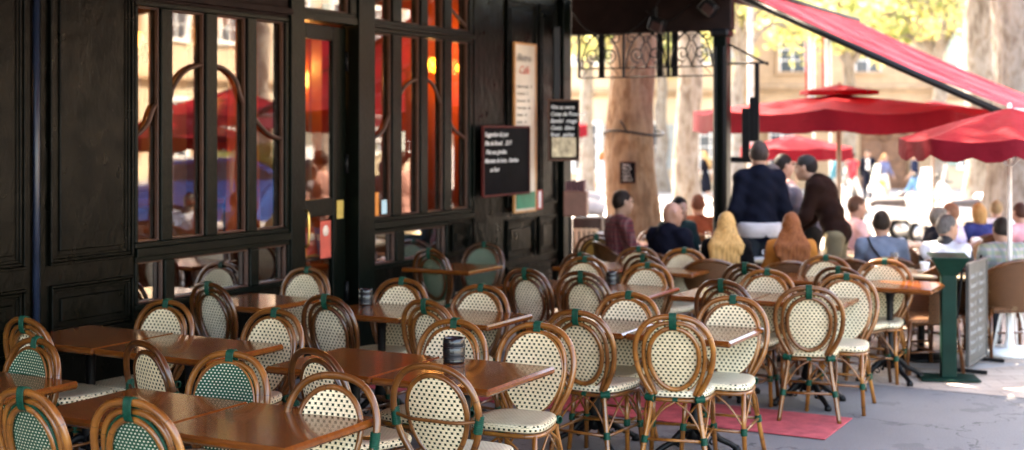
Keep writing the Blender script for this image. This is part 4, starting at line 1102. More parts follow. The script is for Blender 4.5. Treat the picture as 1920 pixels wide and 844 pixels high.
def person(label, loc, rz, J, skin=(.46,.25,.17), hair=None, hair_c=(.05,.03,.02), top=('jacket',(.02,.02,.05)), bottom=('trousers',(.04,.045,.06)),
           scale=1.0, h=.018, female=False, bald=False, group=None, look=0.0, sleeves=True, shoes=True, patt=None, hang=0, skirt=None, extra=None, bulk=1.0):
    r = empty('person', loc, rz, label, 'person', group); r.scale = (scale,)*3
    cut_shoulder = .92 if female else 1.0
    for s in ('sL','sR'): J[s][0] *= cut_shoulder
    b = bulk*(.90 if female else 1.0)
    hd = J['hed']; Rz = Matrix.Rotation(-look, 3, 'Z'); RM = np.array([list(x) for x in Rz])
    def H(x, y, z): return hd + RM @ np.array((x, y, z))
    q = lambda v: tuple(v)
    up = (J['nec']-J['che']); upn = up/np.linalg.norm(up)
    head = [('e', q(hd), (.074,.094,.112), RM), ('e', q(H(0,.022,-.055)), (.055,.066,.062), RM), ('c', q(H(0,.045,-.085)), q(H(0,.06,-.095)), .028,.022),
            ('c', q(H(0,.088,.012)), q(H(0,.108,-.022)), .009,.014), ('c', q(H(-.074,0,-.012)), q(H(-.078,-.006,.018)), .014,.016), ('c', q(H(.074,0,-.012)), q(H(.078,-.006,.018)), .014,.016),
            ('c', q(H(-.025,.080,.030)), q(H(.025,.080,.030)), .014,.014), ('c', q(H(-.018,.083,-.052)), q(H(.018,.083,-.052)), .009,.009)]
    neck = [('c', q(J['nec']-upn*.04), q(hd+np.array((0,-.02,-.05))), .056*b, .052*b)]
    mid = (J['pel']+J['che'])/2
    torso = [('e', q(J['che']+upn*.03), (.155*b,.108*b,.17)), ('e', q(mid), (.135*b,.100*b,.15)), ('e', q(J['pel']), (.150*b,.112*b,.115)),
             ('c', q(J['sL']), q(J['nec']-upn*.03), .060*b,.058*b), ('c', q(J['sR']), q(J['nec']-upn*.03), .060*b,.058*b)]
    if female: torso += [('c', q(J['che']+np.array((-.06,.075,.02))), q(J['che']+np.array((.06,.075,.02))), .055,.055)]
    arms = []; fore = []
    for s in 'LR':
        arms += [('c', q(J['s'+s]), q(J['e'+s]), .054*b,.042*b)]; fore += [('c', q(J['e'+s]), q(J['w'+s]), .041*b,.027*b)]
    palms = []
    for s in 'LR':
        f_ = (J['w'+s]-J['e'+s]); f_ /= np.linalg.norm(f_); palms += [('c', q(J['w'+s]), q(J['w'+s]+f_*.065), .027,.031)]
    legs = []; feet = []
    for s in 'LR':
        legs += [('c', q(J['h'+s]), q(J['k'+s]), .086*b,.056*b), ('c', q(J['k'+s]), q(J['a'+s]), .055*b,.036*b)]
        a_ = J['a'+s]; feet += [('c', q(a_+np.array((0,-.03,-.045))), q(a_+np.array((0,.13,-.055))), .036,.028)]
    Vt, Fc = sdf_mesh(head+neck+torso+arms+fore+palms+legs+feet, h, .028)
    sm = simple('skin tone', tuple(v*.7 for v in skin), .5, .10, 12)
    body = mesh_from('body', (Vt, Fc), sm, r)
    ex = MB()
    for s, sd in (('L',-1),('R',1)): hand(ex, J['w'+s], J['e'+s], sd)
    for s in (-1, 1): ex.lathe([(0,-.011),(.008,-.008),(.011,0),(.008,.008),(0,.011)], q(H(s*.030,.085,.012)), 8, mi=1)
    ex.tube([q(H(-.022,.094,-.055)), q(H(0,.099,-.053)), q(H(.022,.094,-.055))], .0045, 5, mi=2)
    e_ = ex.build('tmp', [sm, simple('eye', (.03,.02,.015), .2), simple('lip', (.35,.12,.10), .5)])
    # join face and fingers into the body mesh
    m1 = body.data; m2 = e_.data
    vs_ = [tuple(v.co) for v in m1.vertices] + [tuple(v.co) for v in m2.vertices]; n1 = len(m1.vertices)
    fs = [tuple(p.vertices) for p in m1.polygons] + [tuple(n1+k for k in p.vertices) for p in m2.polygons]
    mi = [0]*len(m1.polygons) + [p.material_index for p in m2.polygons]
    nm = bpy.data.meshes.new('body'); nm.from_pydata(vs_, [], fs); nm.polygons.foreach_set('material_index', mi); nm.polygons.foreach_set('use_smooth', [True]*len(fs))
    for m_ in m2.materials: nm.materials.append(m_)
    nm.update(); body.data = nm; bpy.data.objects.remove(e_)
    # garments grow from the same body volumes
    tn, tc_ = top
    if max(tc_) < .12: tc_ = tuple(v*.35 for v in tc_)
    tm = patt if patt else simple(tn + ' cloth', tc_, .8, .25, 6, bmp=.6, bscale=14, spec=.06)
    tprims = torso + arms + (fore if sleeves else [])
    if tn in ('jacket', 'coat', 'blazer'): tprims = tprims + [('c', q(J['nec']-upn*.045), q(J['nec']-upn*.005+np.array((0,-.02,0))), .070*b,.064*b)]
    gr = .022 if tn in ('jacket','coat','blazer') else .012
    mesh_from(tn, sdf_mesh(tprims, h, .04, gr, noise_=.006), tm, r)
    bn, bc = bottom
    if max(bc) < .12: bc = tuple(v*.4 for v in bc)
    bm = simple(bn + ' cloth', bc, .85, .2, 6, bmp=.4, bscale=18, spec=.06)
    if skirt is None:
        mesh_from(bn, sdf_mesh([torso[2]] + legs, h, .03, .012, noise_=.004), bm, r)
    else:
        p = J['pel']; mesh_from('skirt', sdf_mesh([torso[2], ('c', q(p), q(p+np.array((0,.0,-skirt))), .13, .19)], h, .03, .014, noise_=.008), bm, r)
    if shoes:
        for ft in feet: mesh_from('shoe', sdf_mesh([ft], .012, .02, .012), simple('shoe leather', (.02,.013,.01), .4), r)
    if hair:
        hp = [('e', q(H(0,-.012,.022)), (.080,.098,.106), RM)]
        if hair in ('long',):
            hp += [('c', q(H(0,-.04,.0)), q(H(0,-.09,-.12)), .084,.080)]
            rn = random.Random(int(abs(loc.x)*100))
            for kx in range(9):
                x = -.12 + .03*kx; L_ = .40 + rn.uniform(-.05, .08) - abs(x)*.8
                hp += [('c', q(H(x*.50,-.075,-.06)), q(H(x*1.05,-.165,-.20)), .042,.044), ('c', q(H(x*1.05,-.165,-.20)), q(H(x*1.15+rn.uniform(-.01,.01),-.205,-L_)), .044,.016)]
        if hair == 'bob': hp += [('c', q(H(0,-.04,0)), q(H(0,-.05,-.09)), .085,.080)]
        def cutf(g):
            qv = (g-hd) @ RM
            if hair == 'long' or hair == 'bob': return np.minimum(qv[...,1]-.045 - np.clip(qv[...,2]-.045,0,1)*1.2, 1) if True else None
            if hair == 'fringe': return -(qv[...,2] + .35*np.clip(-qv[...,1],0,1) + .055 + .9*np.clip(-qv[...,1]-.02,-.3,.0)) 
            return np.maximum(-(qv[...,2] + qv[...,1]*-.95 + .005), qv[...,1]-.075)
        mh = simple('hair', tuple(v*.7 for v in hair_c), .6, .45, 55, bmp=.3, bscale=60, spec=.12)
        tt = mh.node_tree
        for nd in tt.nodes:
            if nd.type == 'TEX_NOISE':
                tcn = [x for x in tt.nodes if x.type == 'TEX_COORD'][0]; lk = mapping(tt, tcn.outputs['Object'], (1.6,1.6,.12)); tt.links.new(lk, nd.inputs['Vector'])
        ho = mesh_from('hair', sdf_mesh(hp, .010, .02, .004, cut=cutf, noise_=.003), mh, r)
    if extra: extra(r, J, H)
    return r
def checks(name, c1, c2, c3, s=22):
    m, t, b = base(name, .8); tc = N(t, 'ShaderNodeTexCoord'); sp = N(t, 'ShaderNodeSeparateXYZ'); t.links.new(tc.outputs['Object'], sp.inputs[0])
    fx = math_(t, 'LESS_THAN', math_(t, 'FRACT', math_(t, 'MULTIPLY', math_(t, 'ADD', sp.outputs[0], math_(t, 'MULTIPLY', sp.outputs[1], .4)), s)), .42)
    fz = math_(t, 'LESS_THAN', math_(t, 'FRACT', math_(t, 'MULTIPLY', sp.outputs[2], s)), .42)
    c = mix(t, math_(t, 'MULTIPLY', fx, .6), mix(t, math_(t, 'MULTIPLY', fz, .6), c1, c2), c3); t.links.new(c, b.inputs['Base Color']); return m
def sit(label, px, pytop, Y, face, **kw):
    z = CAM_H - (pytop-240)*Y/F - gz(Y); s = z/1.30
    s = max(.88, min(1.04, s)); sc_ = kw.pop('scale', s)
    return person(label, atY(px, Y, gz(Y)), R(-face), pose('sit', **kw.pop('J', {})), scale=sc_, **kw)
def stood(label, px, pytop, Y, face, kind='stand', ht=1.745, **kw):
    z = CAM_H - (pytop-240)*Y/F - gz(Y)
    return person(label, atY(px, Y, gz(Y)), R(-face), pose(kind, **kw.pop('J', {})), scale=z/ht, **kw)
# faces: heading in degrees, 0 = away from the camera, 90 = to the right of the photo
def glasses(r, J, H):
    mb = MB()
    for s in (-1,1): mb.tube([tuple(H(s*.032+.020*math.cos(t), .100, .012+.014*math.sin(t))) for t in np.linspace(0, 6.28, 10)][:-1], .002, 5, closed=True); mb.tube([tuple(H(s*.052,.098,.014)), tuple(H(s*.078,.0,.015))], .0018, 5)
    mb.tube([tuple(H(-.014,.101,.014)), tuple(H(.014,.101,.014))], .002, 5); mb.build('glasses', M['iron'], r)
def collar(r, J, H):
    mb = MB(); n = J['nec']; mb.tube([(n[0]+.066*math.cos(t), n[1]-.015+.062*math.sin(t), n[2]+.018) for t in np.linspace(0, 6.28, 14)][:-1], .013, 6, closed=True); mb.build('shirt_collar', simple('pale blue shirt', (.55,.58,.68), .7), r)
sit('seated man in red plaid shirt and glasses, in profile before the big tree trunk', 1158, 361, 13.6, 72, hair='short', hair_c=(.02,.012,.008), top=('shirt',(.25,.03,.03)), patt=checks('red plaid cotton', (.11,.006,.009), (.012,.008,.012), (.18,.08,.07)), extra=glasses, skin=(.42,.23,.15))
sit('bald seated man in dark navy blazer looking to the right', 1253, 381, 12.3, 48, hair=None, top=('blazer',(.012,.013,.028)), extra=collar, look=R(25), skin=(.42,.20,.13), h=.014)
sit('seated person with black hair and dark clothes mostly hidden behind the bald man', 1268, 372, 13.6, 150, hair='bob', hair_c=(.008,.007,.008), top=('jacket',(.02,.06,.065)), female=True)
sit('seated man in brown shirt with bare head seen from behind left of the iron post', 1308, 368, 15.0, 12, hair='short', hair_c=(.16,.06,.035), top=('shirt',(.18,.05,.025)), skin=(.5,.25,.15))
sit('woman with long straight blonde hair and black jacket seated with her back to us', 1362, 402, 11.9, 10, hair='long', hair_c=(.62,.34,.12), top=('jacket',(.016,.014,.016)), female=True, h=.014)
def sweater(r, J, H):
    p = J['pel']; mesh_from('sweater_hem', sdf_mesh([('c', tuple(p+np.array((-.06,0,.02))), tuple(p+np.array((.06,0,.02))), .128,.128)], .016, .03, .02, cut=lambda g: np.abs(g[...,2]-p[2]-.0)-.07), simple('pale grey knit', (.42,.38,.38), .9), r)
stood('big standing man seen from behind in navy padded jacket over a pale jumper', 1424, 268, 12.7, -3, hair='short', hair_c=(.05,.035,.03), top=('jacket',(.010,.013,.030)), bottom=('jeans',(.035,.045,.055)), bulk=1.04, h=.014, extra=sweater,
      J=dict(eL=(-.225,-.03,1.15), eR=(.225,-.03,1.15), wL=(-.20,.10,.93), wR=(.20,.10,.93), sL=(-.155,0,1.42), sR=(.155,0,1.42)))
stood('standing man in pink shirt turned right, half hidden by the navy jacket', 1466, 292, 13.8, 80, hair='short', hair_c=(.02,.015,.012), top=('shirt',(.48,.26,.22)), bottom=('trousers',(.05,.045,.045)))
stood('grey haired man in grey shirt leaning over beside the man in brown leather', 1512, 312, 13.4, -70, kind='bend', ht=1.61, hair='short', hair_c=(.16,.13,.12), top=('shirt',(.13,.12,.14)), bottom=('trousers',(.05,.045,.04)), skin=(.38,.2,.14))
def cap(r, J, H):
    mb = MB(); c = H(0,-.01,.03); mb.lathe([(.088,0),(.092,.03),(.080,.07),(.045,.092),(0,.098)], tuple(c), 16); mb.prism([(-.06,.05),(.06,.05),(.045,.135),(-.045,.135)], .005, .015, Matrix.Translation(c)); mb.build('cap', simple('black wool cap', (.012,.010,.010), .9), r)
stood('man in dark brown leather jacket and dark cap bending forward to the left', 1560, 299, 12.9, -62, kind='bend', ht=1.63, hair='short', hair_c=(.015,.01,.01), top=('jacket',(.040,.016,.012)), bottom=('trousers',(.16,.13,.08)), bulk=.98, J=dict(che=(0,.06,1.25), nec=(0,.15,1.42), hed=(0,.25,1.545), sL=(-.165,.12,1.38), sR=(.165,.12,1.38), eL=(-.2,.20,1.10), eR=(.2,.20,1.10)), extra=cap, h=.014)
sit('auburn haired woman in mustard jacket seated with her back to us', 1484, 403, 11.7, 8, hair='long', hair_c=(.24,.075,.025), top=('jacket',(.34,.125,.028)), female=True, h=.014)
def strap(r, J, H):
    mb = MB(); mb.tube(crom([(-.13,-.02,1.07), (-.09,-.125,.98), (0,-.150,.86), (.09,-.145,.72), (.14,-.10,.60)], 5), .011, 6, flat=.6); mb.build('bag_strap', M['iron'], r)
sit('man in blue denim shirt with a dark strap across his back', 1653, 400, 11.9, 14, hair='short', hair_c=(.03,.02,.015), top=('shirt',(.12,.15,.21)), bottom=('trousers',(.05,.06,.09)), extra=strap, h=.014)
sit('person in pale pink shirt seated facing right, left of the denim shirt', 1598, 371, 14.2, 80, hair='short', hair_c=(.10,.05,.03), top=('shirt',(.60,.36,.34)))
sit('grey haired man in white vest over black shirt seated in profile near the green post', 1772, 408, 11.5, 40, hair='short', hair_c=(.14,.13,.13), top=('vest',(.55,.58,.66)), sleeves=False, look=R(35), h=.014,
    extra=lambda r, J, H: mesh_from('shirt', sdf_mesh([('c', tuple(J[a]), tuple(J[b_]), r0, r1) for a, b_, r0, r1 in (('sL','eL',.058,.048),('sR','eR',.058,.048),('eL','wL',.046,.034),('eR','wR',.046,.034))] + [('c', tuple(J['nec']), tuple(J['nec']+np.array((0,-.012,.02))), .07,.062)], .016, .02, .016), simple('black cotton', (.012,.012,.016), .8), r))
sit('man in green and lilac checked shirt seated behind the menu board', 1882, 412, 11.7, -8, hair='short', hair_c=(.035,.028,.025), top=('shirt',(.3,.3,.25)), patt=checks('green lilac check', (.24,.27,.19), (.36,.28,.36), (.13,.19,.20), 15), bulk=1.15)
sit('blond person in dark blue top seated far back left of the white pole', 1838, 384, 15.0, -10, hair='bob', hair_c=(.50,.28,.10), top=('shirt',(.03,.04,.14)), female=True)
sit('person in lilac shirt seated behind the grey haired man in the vest', 1790, 384, 14.0, -60, hair='short', hair_c=(.25,.12,.07), top=('shirt',(.42,.36,.48)))
sit('person in pink seated at the right edge of the picture', 1918, 384, 14.4, -20, hair='short', hair_c=(.07,.03,.02), top=('shirt',(.55,.25,.27)))
sit('person with greying hair in black jacket just behind the man in the white vest', 1752, 392, 13.0, 100, hair='short', hair_c=(.22,.18,.15), top=('jacket',(.03,.03,.045)))
sit('seated guest in white shirt under the small scalloped parasol', 1868, 390, 16.0, 20, hair='short', hair_c=(.30,.2,.1), top=('shirt',(.7,.7,.7)))
PW = dict(h=.03, group='people walking across the square')
stood('woman in short black dress walking far off beside the iron post', 1323, 284, 42, -70, kind='walk', ht=1.72, hair='long', hair_c=(.5,.3,.12), top=('dress',(.012,.014,.025)), bottom=('skirt',(.012,.014,.025)), skirt=.34, female=True, sleeves=False, **PW)
stood('man in dark suit with white shirt walking across the square', 1627, 281, 44, -165, kind='walk', hair='short', hair_c=(.06,.04,.03), top=('jacket',(.015,.018,.035)), bottom=('trousers',(.015,.018,.035)),
      extra=lambda r, J, H: MB().box((0,.132,1.28), (.11,.03,.34), .01).build('shirt_front', M['white'], r), **PW)
stood('woman in white skirt carrying a yellow bag beside the man in the suit', 1657, 290, 44, 150, kind='walk', ht=1.72, hair='long', hair_c=(.45,.25,.12), top=('shirt',(.10,.12,.22)), bottom=('skirt',(.62,.58,.50)), skirt=.36, female=True,
      extra=lambda r, J, H: MB().box((.22,.05,.72), (.12,.26,.24), .03).build('handbag', simple('yellow green bag', (.5,.5,.10), .6), r), **PW)
stood('person in red jacket and white trousers left of the man in the suit', 1598, 287, 43, 60, kind='walk', hair='short', hair_c=(.02,.015,.01), top=('jacket',(.50,.03,.04)), bottom=('trousers',(.6,.58,.55)), **PW)
stood('man in blue jeans and navy shirt striding to the left before the big wooden door', 1716, 284, 40, -85, kind='walk', hair='short', hair_c=(.35,.2,.12), top=('shirt',(.025,.04,.10)), bottom=('jeans',(.10,.22,.38)), sleeves=False, **PW)
stood('person in teal jacket behind the red parasol', 1568, 282, 40, 100, kind='walk', hair='short', hair_c=(.03,.02,.02), top=('jacket',(.05,.16,.2)), bottom=('trousers',(.3,.28,.25)), **PW)
stood('person in pink top passing between corner post and tree trunk', 1127, 283, 36, 80, kind='walk', hair='bob', hair_c=(.3,.12,.05), top=('shirt',(.6,.3,.35)), bottom=('trousers',(.5,.48,.45)), female=True, **PW)

# ================================================================ guest tables, wicker chairs, cups
def guest_table(px, py, w, l, label, ylim=None):
    P = at(px, py, .74); g = gz(P.y)
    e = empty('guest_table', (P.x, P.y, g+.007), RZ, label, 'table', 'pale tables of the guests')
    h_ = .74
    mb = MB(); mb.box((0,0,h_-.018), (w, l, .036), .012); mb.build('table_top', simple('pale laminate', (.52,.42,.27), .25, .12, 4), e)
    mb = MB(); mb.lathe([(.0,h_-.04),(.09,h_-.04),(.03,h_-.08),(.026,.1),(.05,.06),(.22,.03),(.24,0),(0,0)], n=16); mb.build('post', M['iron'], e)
    return e, P, g
def cup(p, k, label):
    if k == 'cup':
        e = empty('coffee_cup', p, random.uniform(0, 6), label, 'cup', 'white cups on the guest tables')
        mb = MB(); mb.lathe([(0,.012),(.022,.012),(.034,.03),(.040,.062),(.043,.085),(.040,.085),(.036,.06),(.028,.03),(0,.025)], n=16); mb.build('bowl', M['china'], e)
        mb = MB(); mb.lathe([(0,0),(.04,.0),(.07,.012),(.072,.015),(.04,.008),(0,.006)], n=18); mb.build('saucer', M['china'], e)
        mb = MB(); mb.tube(crom([(.040,0,.07),(.062,0,.066),(.060,0,.040),(.036,0,.036)], 4), .005, 6); mb.build('handle', M['china'], e)
    else:
        e = empty('drinking_glass', p, 0, label, 'glass', 'drinking glasses on the guest tables')
        mb = MB(); mb.lathe([(0,0),(.026,0),(.033,.13),(.031,.13),(.024,.006),(0,.006)], n=16); mb.build('tumbler', M['clear'], e)
        mb = MB(); mb.lathe([(0,.01),(.0245,.01),(.029,.09),(0,.09)], n=14); mb.build('drink', simple('drink', (.45,.20,.04) if k == 'beer' else (.5,.5,.48), .1), e)
GT = [(1312,447,1.1,.65,'long pale table with drinks behind the bald man, left of the iron post'),
      (1298,478,.7,.6,'pale table with white plates beside the bald man in the blazer'),
      (1150,455,.6,.6,'pale table corner before the man in the plaid shirt'),
      (1540,466,1.5,.6,'long pale table between the standing group and the rear chairs'),
      (1420,478,.7,.55,'pale table beside the blonde woman with papers on it'),
      (1728,508,.9,.65,'pale table with a white cup in front of the man in the white vest'),
      (1700,447,1.6,.6,'sunlit pale table far back behind the denim shirt'),
      (1830,452,1.1,.6,'sunlit pale table far back beside the parasol pole')]
gts = [guest_table(*g) for g in GT]
cups = [(1,-.1,.1,'cup','white cup left on the table beside the bald man'),(1,.15,-.1,'beer','amber glass on the table beside the bald man'),(0,-.3,.1,'beer','amber glass on the long table left of the iron post'),
        (0,.1,0,'water','clear glass on the long table left of the iron post'),(0,.35,.1,'cup','white cup on the long table left of the iron post'),(3,-.35,-.1,'cup','white cup on the long table behind the auburn haired woman'),
        (3,-.05,.05,'water','clear glass on the long table behind the auburn haired woman'),(3,.4,-.05,'cup','white cup at the right end of the long table behind the rear chairs'),
        (4,.1,0,'cup','white cup on the table beside the blonde woman'),(5,.05,-.12,'cup','white cup before the man in the white vest'),(5,-.25,.1,'beer','amber glass before the man in the white vest'),
        (6,-.4,0,'water','clear glass far back behind the denim shirt'),(6,.2,0,'cup','white cup far back behind the denim shirt'),(7,0,0,'cup','white cup far back beside the parasol pole')]
for i, dx, dy, k, lab in cups:
    e, P, g = gts[i]; q = e.matrix_basis @ Vector((dx, dy, 0)) if False else Vector(e.location) + V*dx + U*dy
    cup((q.x, q.y, g+.748), k, lab)
P_ = gts[4][0]; pp = empty('paper_sheet', (P_.location.x-.05, P_.location.y-.1, P_.location.z+.742), .4, 'white folded paper on the table beside the blonde woman', 'paper')
mb = MB(); mb.box((0,0,.002), (.2,.28,.002)); mb.box((.08,.02,.006), (.15,.2,.003), 0, Matrix.Rotation(.3,4,'Z')); mb.build('sheet', M['china'], pp)
P_ = gts[1][0]; 
for dx, dy, lab in ((-.12,-.12,'white plate nearest on the table beside the bald man'),(.2,.08,'white plate farther on the table beside the bald man')):
    pp = empty('plate', (P_.location.x+dx, P_.location.y+dy, P_.location.z+.741), 0, lab, 'plate'); mb = MB(); mb.lathe([(0,.002),(.07,.002),(.12,.016),(.125,.019),(.07,.009),(0,.008)], n=24); mb.build('dish', M['china'], pp)
# napkin block on the plaid man's table
P_ = gts[2][0]; pp = empty('napkin_holder', (P_.location.x-.12, P_.location.y, P_.location.z+.742), .2, 'white napkin holder on the table before the plaid shirt', 'napkin holder')
mb = MB(); mb.box((0,0,.07), (.12,.07,.14), .012); mb.build('holder_body', M['china'], pp); mb = MB(); mb.box((0,0,.145), (.10,.045,.02), .004); mb.build('napkin', M['white'], pp)

wick = m_weave('brown wicker', (.13,.052,.018), (.04,.015,.005), .030, .022, .42, .5)
def wicker_chair():
    e = empty('wicker_armchair', (0,0,0))
    # curved shell: back and arms in one sweep
    mb = MB(); n = 24; P = []; uv = []
    def rim(k):
        t = math.pi*(k/n)*1.14 - math.pi*.07; x = .29*math.cos(t); y = -.27*math.sin(t)+.02
        s = math.sin(max(0, min(math.pi, t))); z = .66 + .17*s**1.5
        return x, y, z
    for k in range(n+1):
        x, y, z = rim(k)
        for j in range(5):
            f = j/4; P.append((x*(.90+.10*f), y*(.90+.10*f), .40+(z-.40)*f))
    for k in range(n+1):
        x, y, z = rim(k)
        for j in range(5):
            f = j/4; P.append((x*(.86+.10*f), y*(.86+.10*f), .40+(z-.40)*f))
    o2 = (n+1)*5; Fc = []
    for k in range(n):
        for j in range(4):
            q = (k*5+j, k*5+j+1, (k+1)*5+j+1, (k+1)*5+j); Fc.append(q); Fc.append(tuple(o2+x for x in q[::-1]))
    mb.add(P, Fc, [[(math.atan2(P[q][1], P[q][0])*.3, P[q][2]) for q in f] for f in Fc], True); mb.build('woven_shell', wick, e)
    mb = MB(); mb.tube(crom([rim(k) for k in range(0, n+1, 2)], 3), .017, 8); mb.build('top_rail', M['cane'], e)
    mb = MB(); mb.box((0,.02,.41), (.50,.48,.05), .02); mb.build('seat', wick, e)
    for sx in (-1, 1):
        for sy in (-1, 1):
            mb = MB(); mb.tube([(sx*.24, .02+sy*.20, .42), (sx*.26, .02+sy*.24, 0)], .016, 8); mb.build('leg', M['cane'], e)
        mb = MB(); mb.tube([(sx*.25, .25, .40), (sx*.275, .26, .66)], .014, 8); mb.build('arm_support', M['cane'], e)
    mb = MB()
    for sx in (-1, 1): mb.tube([(sx*.255, -.19, .18), (sx*.255, .23, .18)], .01, 6)
    mb.tube([(-.255,.02,.18),(.255,.02,.18)], .01, 6); mb.build('stretcher', M['cane'], e)
    return e
wc = wicker_chair(); first = True
for px, Y, face, lab in ((1335,11.55,10,'brown wicker armchair holding the blonde woman in the black jacket'),(1478,11.35,8,'brown wicker armchair under the auburn haired woman'),(1612,11.5,30,'brown wicker armchair between the two rear cream chairs'),
    (1728,10.75,-100,'brown wicker armchair with pale legs left of the green menu stand'),(1668,11.75,14,'brown wicker armchair under the man in the denim shirt'),(1888,11.5,-8,'brown wicker armchair under the man in the checked shirt'),
    (1779,11.4,40,'brown wicker armchair under the man in the white vest'),(1312,14.9,12,'brown wicker armchair under the man in the brown shirt'),(1838,14.9,-10,'brown wicker armchair under the blond person in dark blue'),
    (1596,14.1,80,'brown wicker armchair under the person in pale pink'),(1918,14.3,-20,'brown wicker armchair under the person in pink at the right edge'),(1255,12.2,48,'brown wicker armchair under the bald man'),(1160,13.5,72,'brown wicker armchair under the man in the plaid shirt'),
    (1750,12.9,100,'brown wicker armchair under the person in the black jacket'),(1792,13.9,-60,'brown wicker armchair under the person in lilac')):
    o = wc if first else copy_tree(wc); first = False
    o.location = atY(px, Y, gz(Y)+.007); o.rotation_euler = (0,0,R(-face)); tag(o, lab, 'armchair', 'brown wicker armchairs of the guests')
    def p2(x):
        x.color = (.62,.48,.42,1)
        for c in x.children: p2(c)
    p2(o)
# ================================================================ TREES
def m_bark():
    m, t, b = base('plane tree bark', .85, .3); tc = N(t, 'ShaderNodeTexCoord')
    n = noise(t, 2.6, 5, mapping(t, tc.outputs['Object'], (1.4,1.4,.7)), .6, .3)
    c = ramp(t, n.outputs[0], [(.32, (.07,.05,.036)), (.42, (.14,.115,.095)), (.52, (.24,.22,.20)), (.62, (.13,.09,.06)), (.72, (.30,.29,.26))])
    n2 = noise(t, 7, 6, mapping(t, tc.outputs['Object'], (2,2,.5)))
    c = mix(t, .35, c, ramp(t, n2.outputs[0], [(.35, (.06,.038,.024)), (.7, (.28,.25,.21))]))
    t.links.new(c, b.inputs['Base Color']); bump(t, b, n2.outputs[0], .9, .05); return m
M['bark'] = m_bark()
M['bark2'] = m_bark(); M['bark2'].name = 'stained and shaded plane tree bark'  # copy of the bark: brown stain plus shade put into the colour
for nd in M['bark2'].node_tree.nodes:
    if nd.type == 'VALTORGB':
        for el in nd.color_ramp.elements: el.color = (el.color[0]*.95, el.color[1]*.72, el.color[2]*.50, 1)
leafm = []
for nm, c in (('green plane leaves', (.22,.25,.09)), ('yellow green plane leaves', (.46,.44,.17)), ('yellow autumn leaves', (.62,.52,.22))):
    m = m_cloth(nm, c, .5, .6); leafm.append(m)
def tree(label, loc, r0, h, crown_c, crown_r, nclump=70, seed=1, group='plane trees of the square', lean=(0,0), leaf=.11, per=46, name='plane_tree', bark='bark'):
    rnd = random.Random(seed); e = empty(name, loc, rnd.uniform(0,6), label, 'tree', group)
    mb = MB(); pts = []; rad = []
    for k in range(13):
        z = h*k/12; pts.append((lean[0]*k/12 + .05*math.sin(k*1.3+seed), lean[1]*k/12+.05*math.cos(k*1.1+seed), z)); rad.append(r0*(1.0+.45*math.exp(-z*2.2))*(1-.35*k/12)*(1+.04*math.sin(k*2.1+seed)))
    P = crom(pts, 3); rr = []
    for i in range(len(P)):
        f = i/(len(P)-1)*12; k = min(11, int(f)); rr.append(rad[k]+(rad[k+1]-rad[k])*(f-k))
    mb.tube(P, rr, 20)
    top = Vector(pts[-1]); clumps = []
    n = len(mb.v)
    for i in range(n):
        x, y, z = mb.v[i]; s = 1+.05*math.sin(math.atan2(y, x)*3+z*2)+.03*math.sin(math.atan2(y,x)*7-z*5); mb.v[i] = (x*s, y*s, z)
    mb.build('trunk', M[bark], e)
    lb = MB(); cc = Vector(crown_c)
    for k in range(7):
        a_ = k*2.4+seed; q = top + Vector((math.cos(a_)*crown_r[0]*.6, math.sin(a_)*crown_r[1]*.6, crown_r[2]*(.1+.12*k)))
        m1 = top.lerp(q, .5) + Vector((rnd.uniform(-.4,.4), rnd.uniform(-.4,.4), .5))
        lb.tube(crom([top-Vector((0,0,.3)), m1, q], 5), [r0*.5-(r0*.42)*i/10 for i in range(11)], 8)
        for s in range(3):
            q2 = m1 + Vector((rnd.uniform(-1.5,1.5), rnd.uniform(-1.5,1.5), rnd.uniform(-.6,1.2))); lb.tube(crom([m1, m1.lerp(q2,.5)+Vector((0,0,.2)), q2], 3), .045, 5); clumps.append(q2)
        clumps.append(q)
    lb.build('limb', M['bark'], e)
    fb = MB()
    for k in range(nclump):
        u = Vector((rnd.gauss(0,1), rnd.gauss(0,1), rnd.gauss(0,1))).normalized()*(rnd.random()**.4)
        clumps.append(cc + Vector((u.x*crown_r[0], u.y*crown_r[1], u.z*crown_r[2])))
    vs_, fs, mi = [], [], []
    for c in clumps:
        R_ = rnd.uniform(.45, 1.0); mm = rnd.choice((0,0,1,1,1,2))
        for j in range(per):
            p = c + Vector((rnd.gauss(0,.45), rnd.gauss(0,.45), rnd.gauss(0,.32)))*R_
            a_ = Vector((rnd.gauss(0,1), rnd.gauss(0,1), rnd.gauss(0,.6))).normalized(); b_ = a_.cross(Vector((rnd.gauss(0,1), rnd.gauss(0,1), rnd.gauss(0,1)))).normalized()
            s = leaf*rnd.uniform(.6,1.4); i0 = len(vs_)
            vs_ += [p-a_*s, p+b_*s*.7+a_*s*.1, p+a_*s, p-b_*s*.7+a_*s*.1]; fs.append((i0,i0+1,i0+2,i0+3)); mi.append(mm if rnd.random() < .7 else rnd.choice((0,1,2)))
    fb.add(vs_, fs); fb.mi = mi; fb.build('crown', leafm, e)
    return e
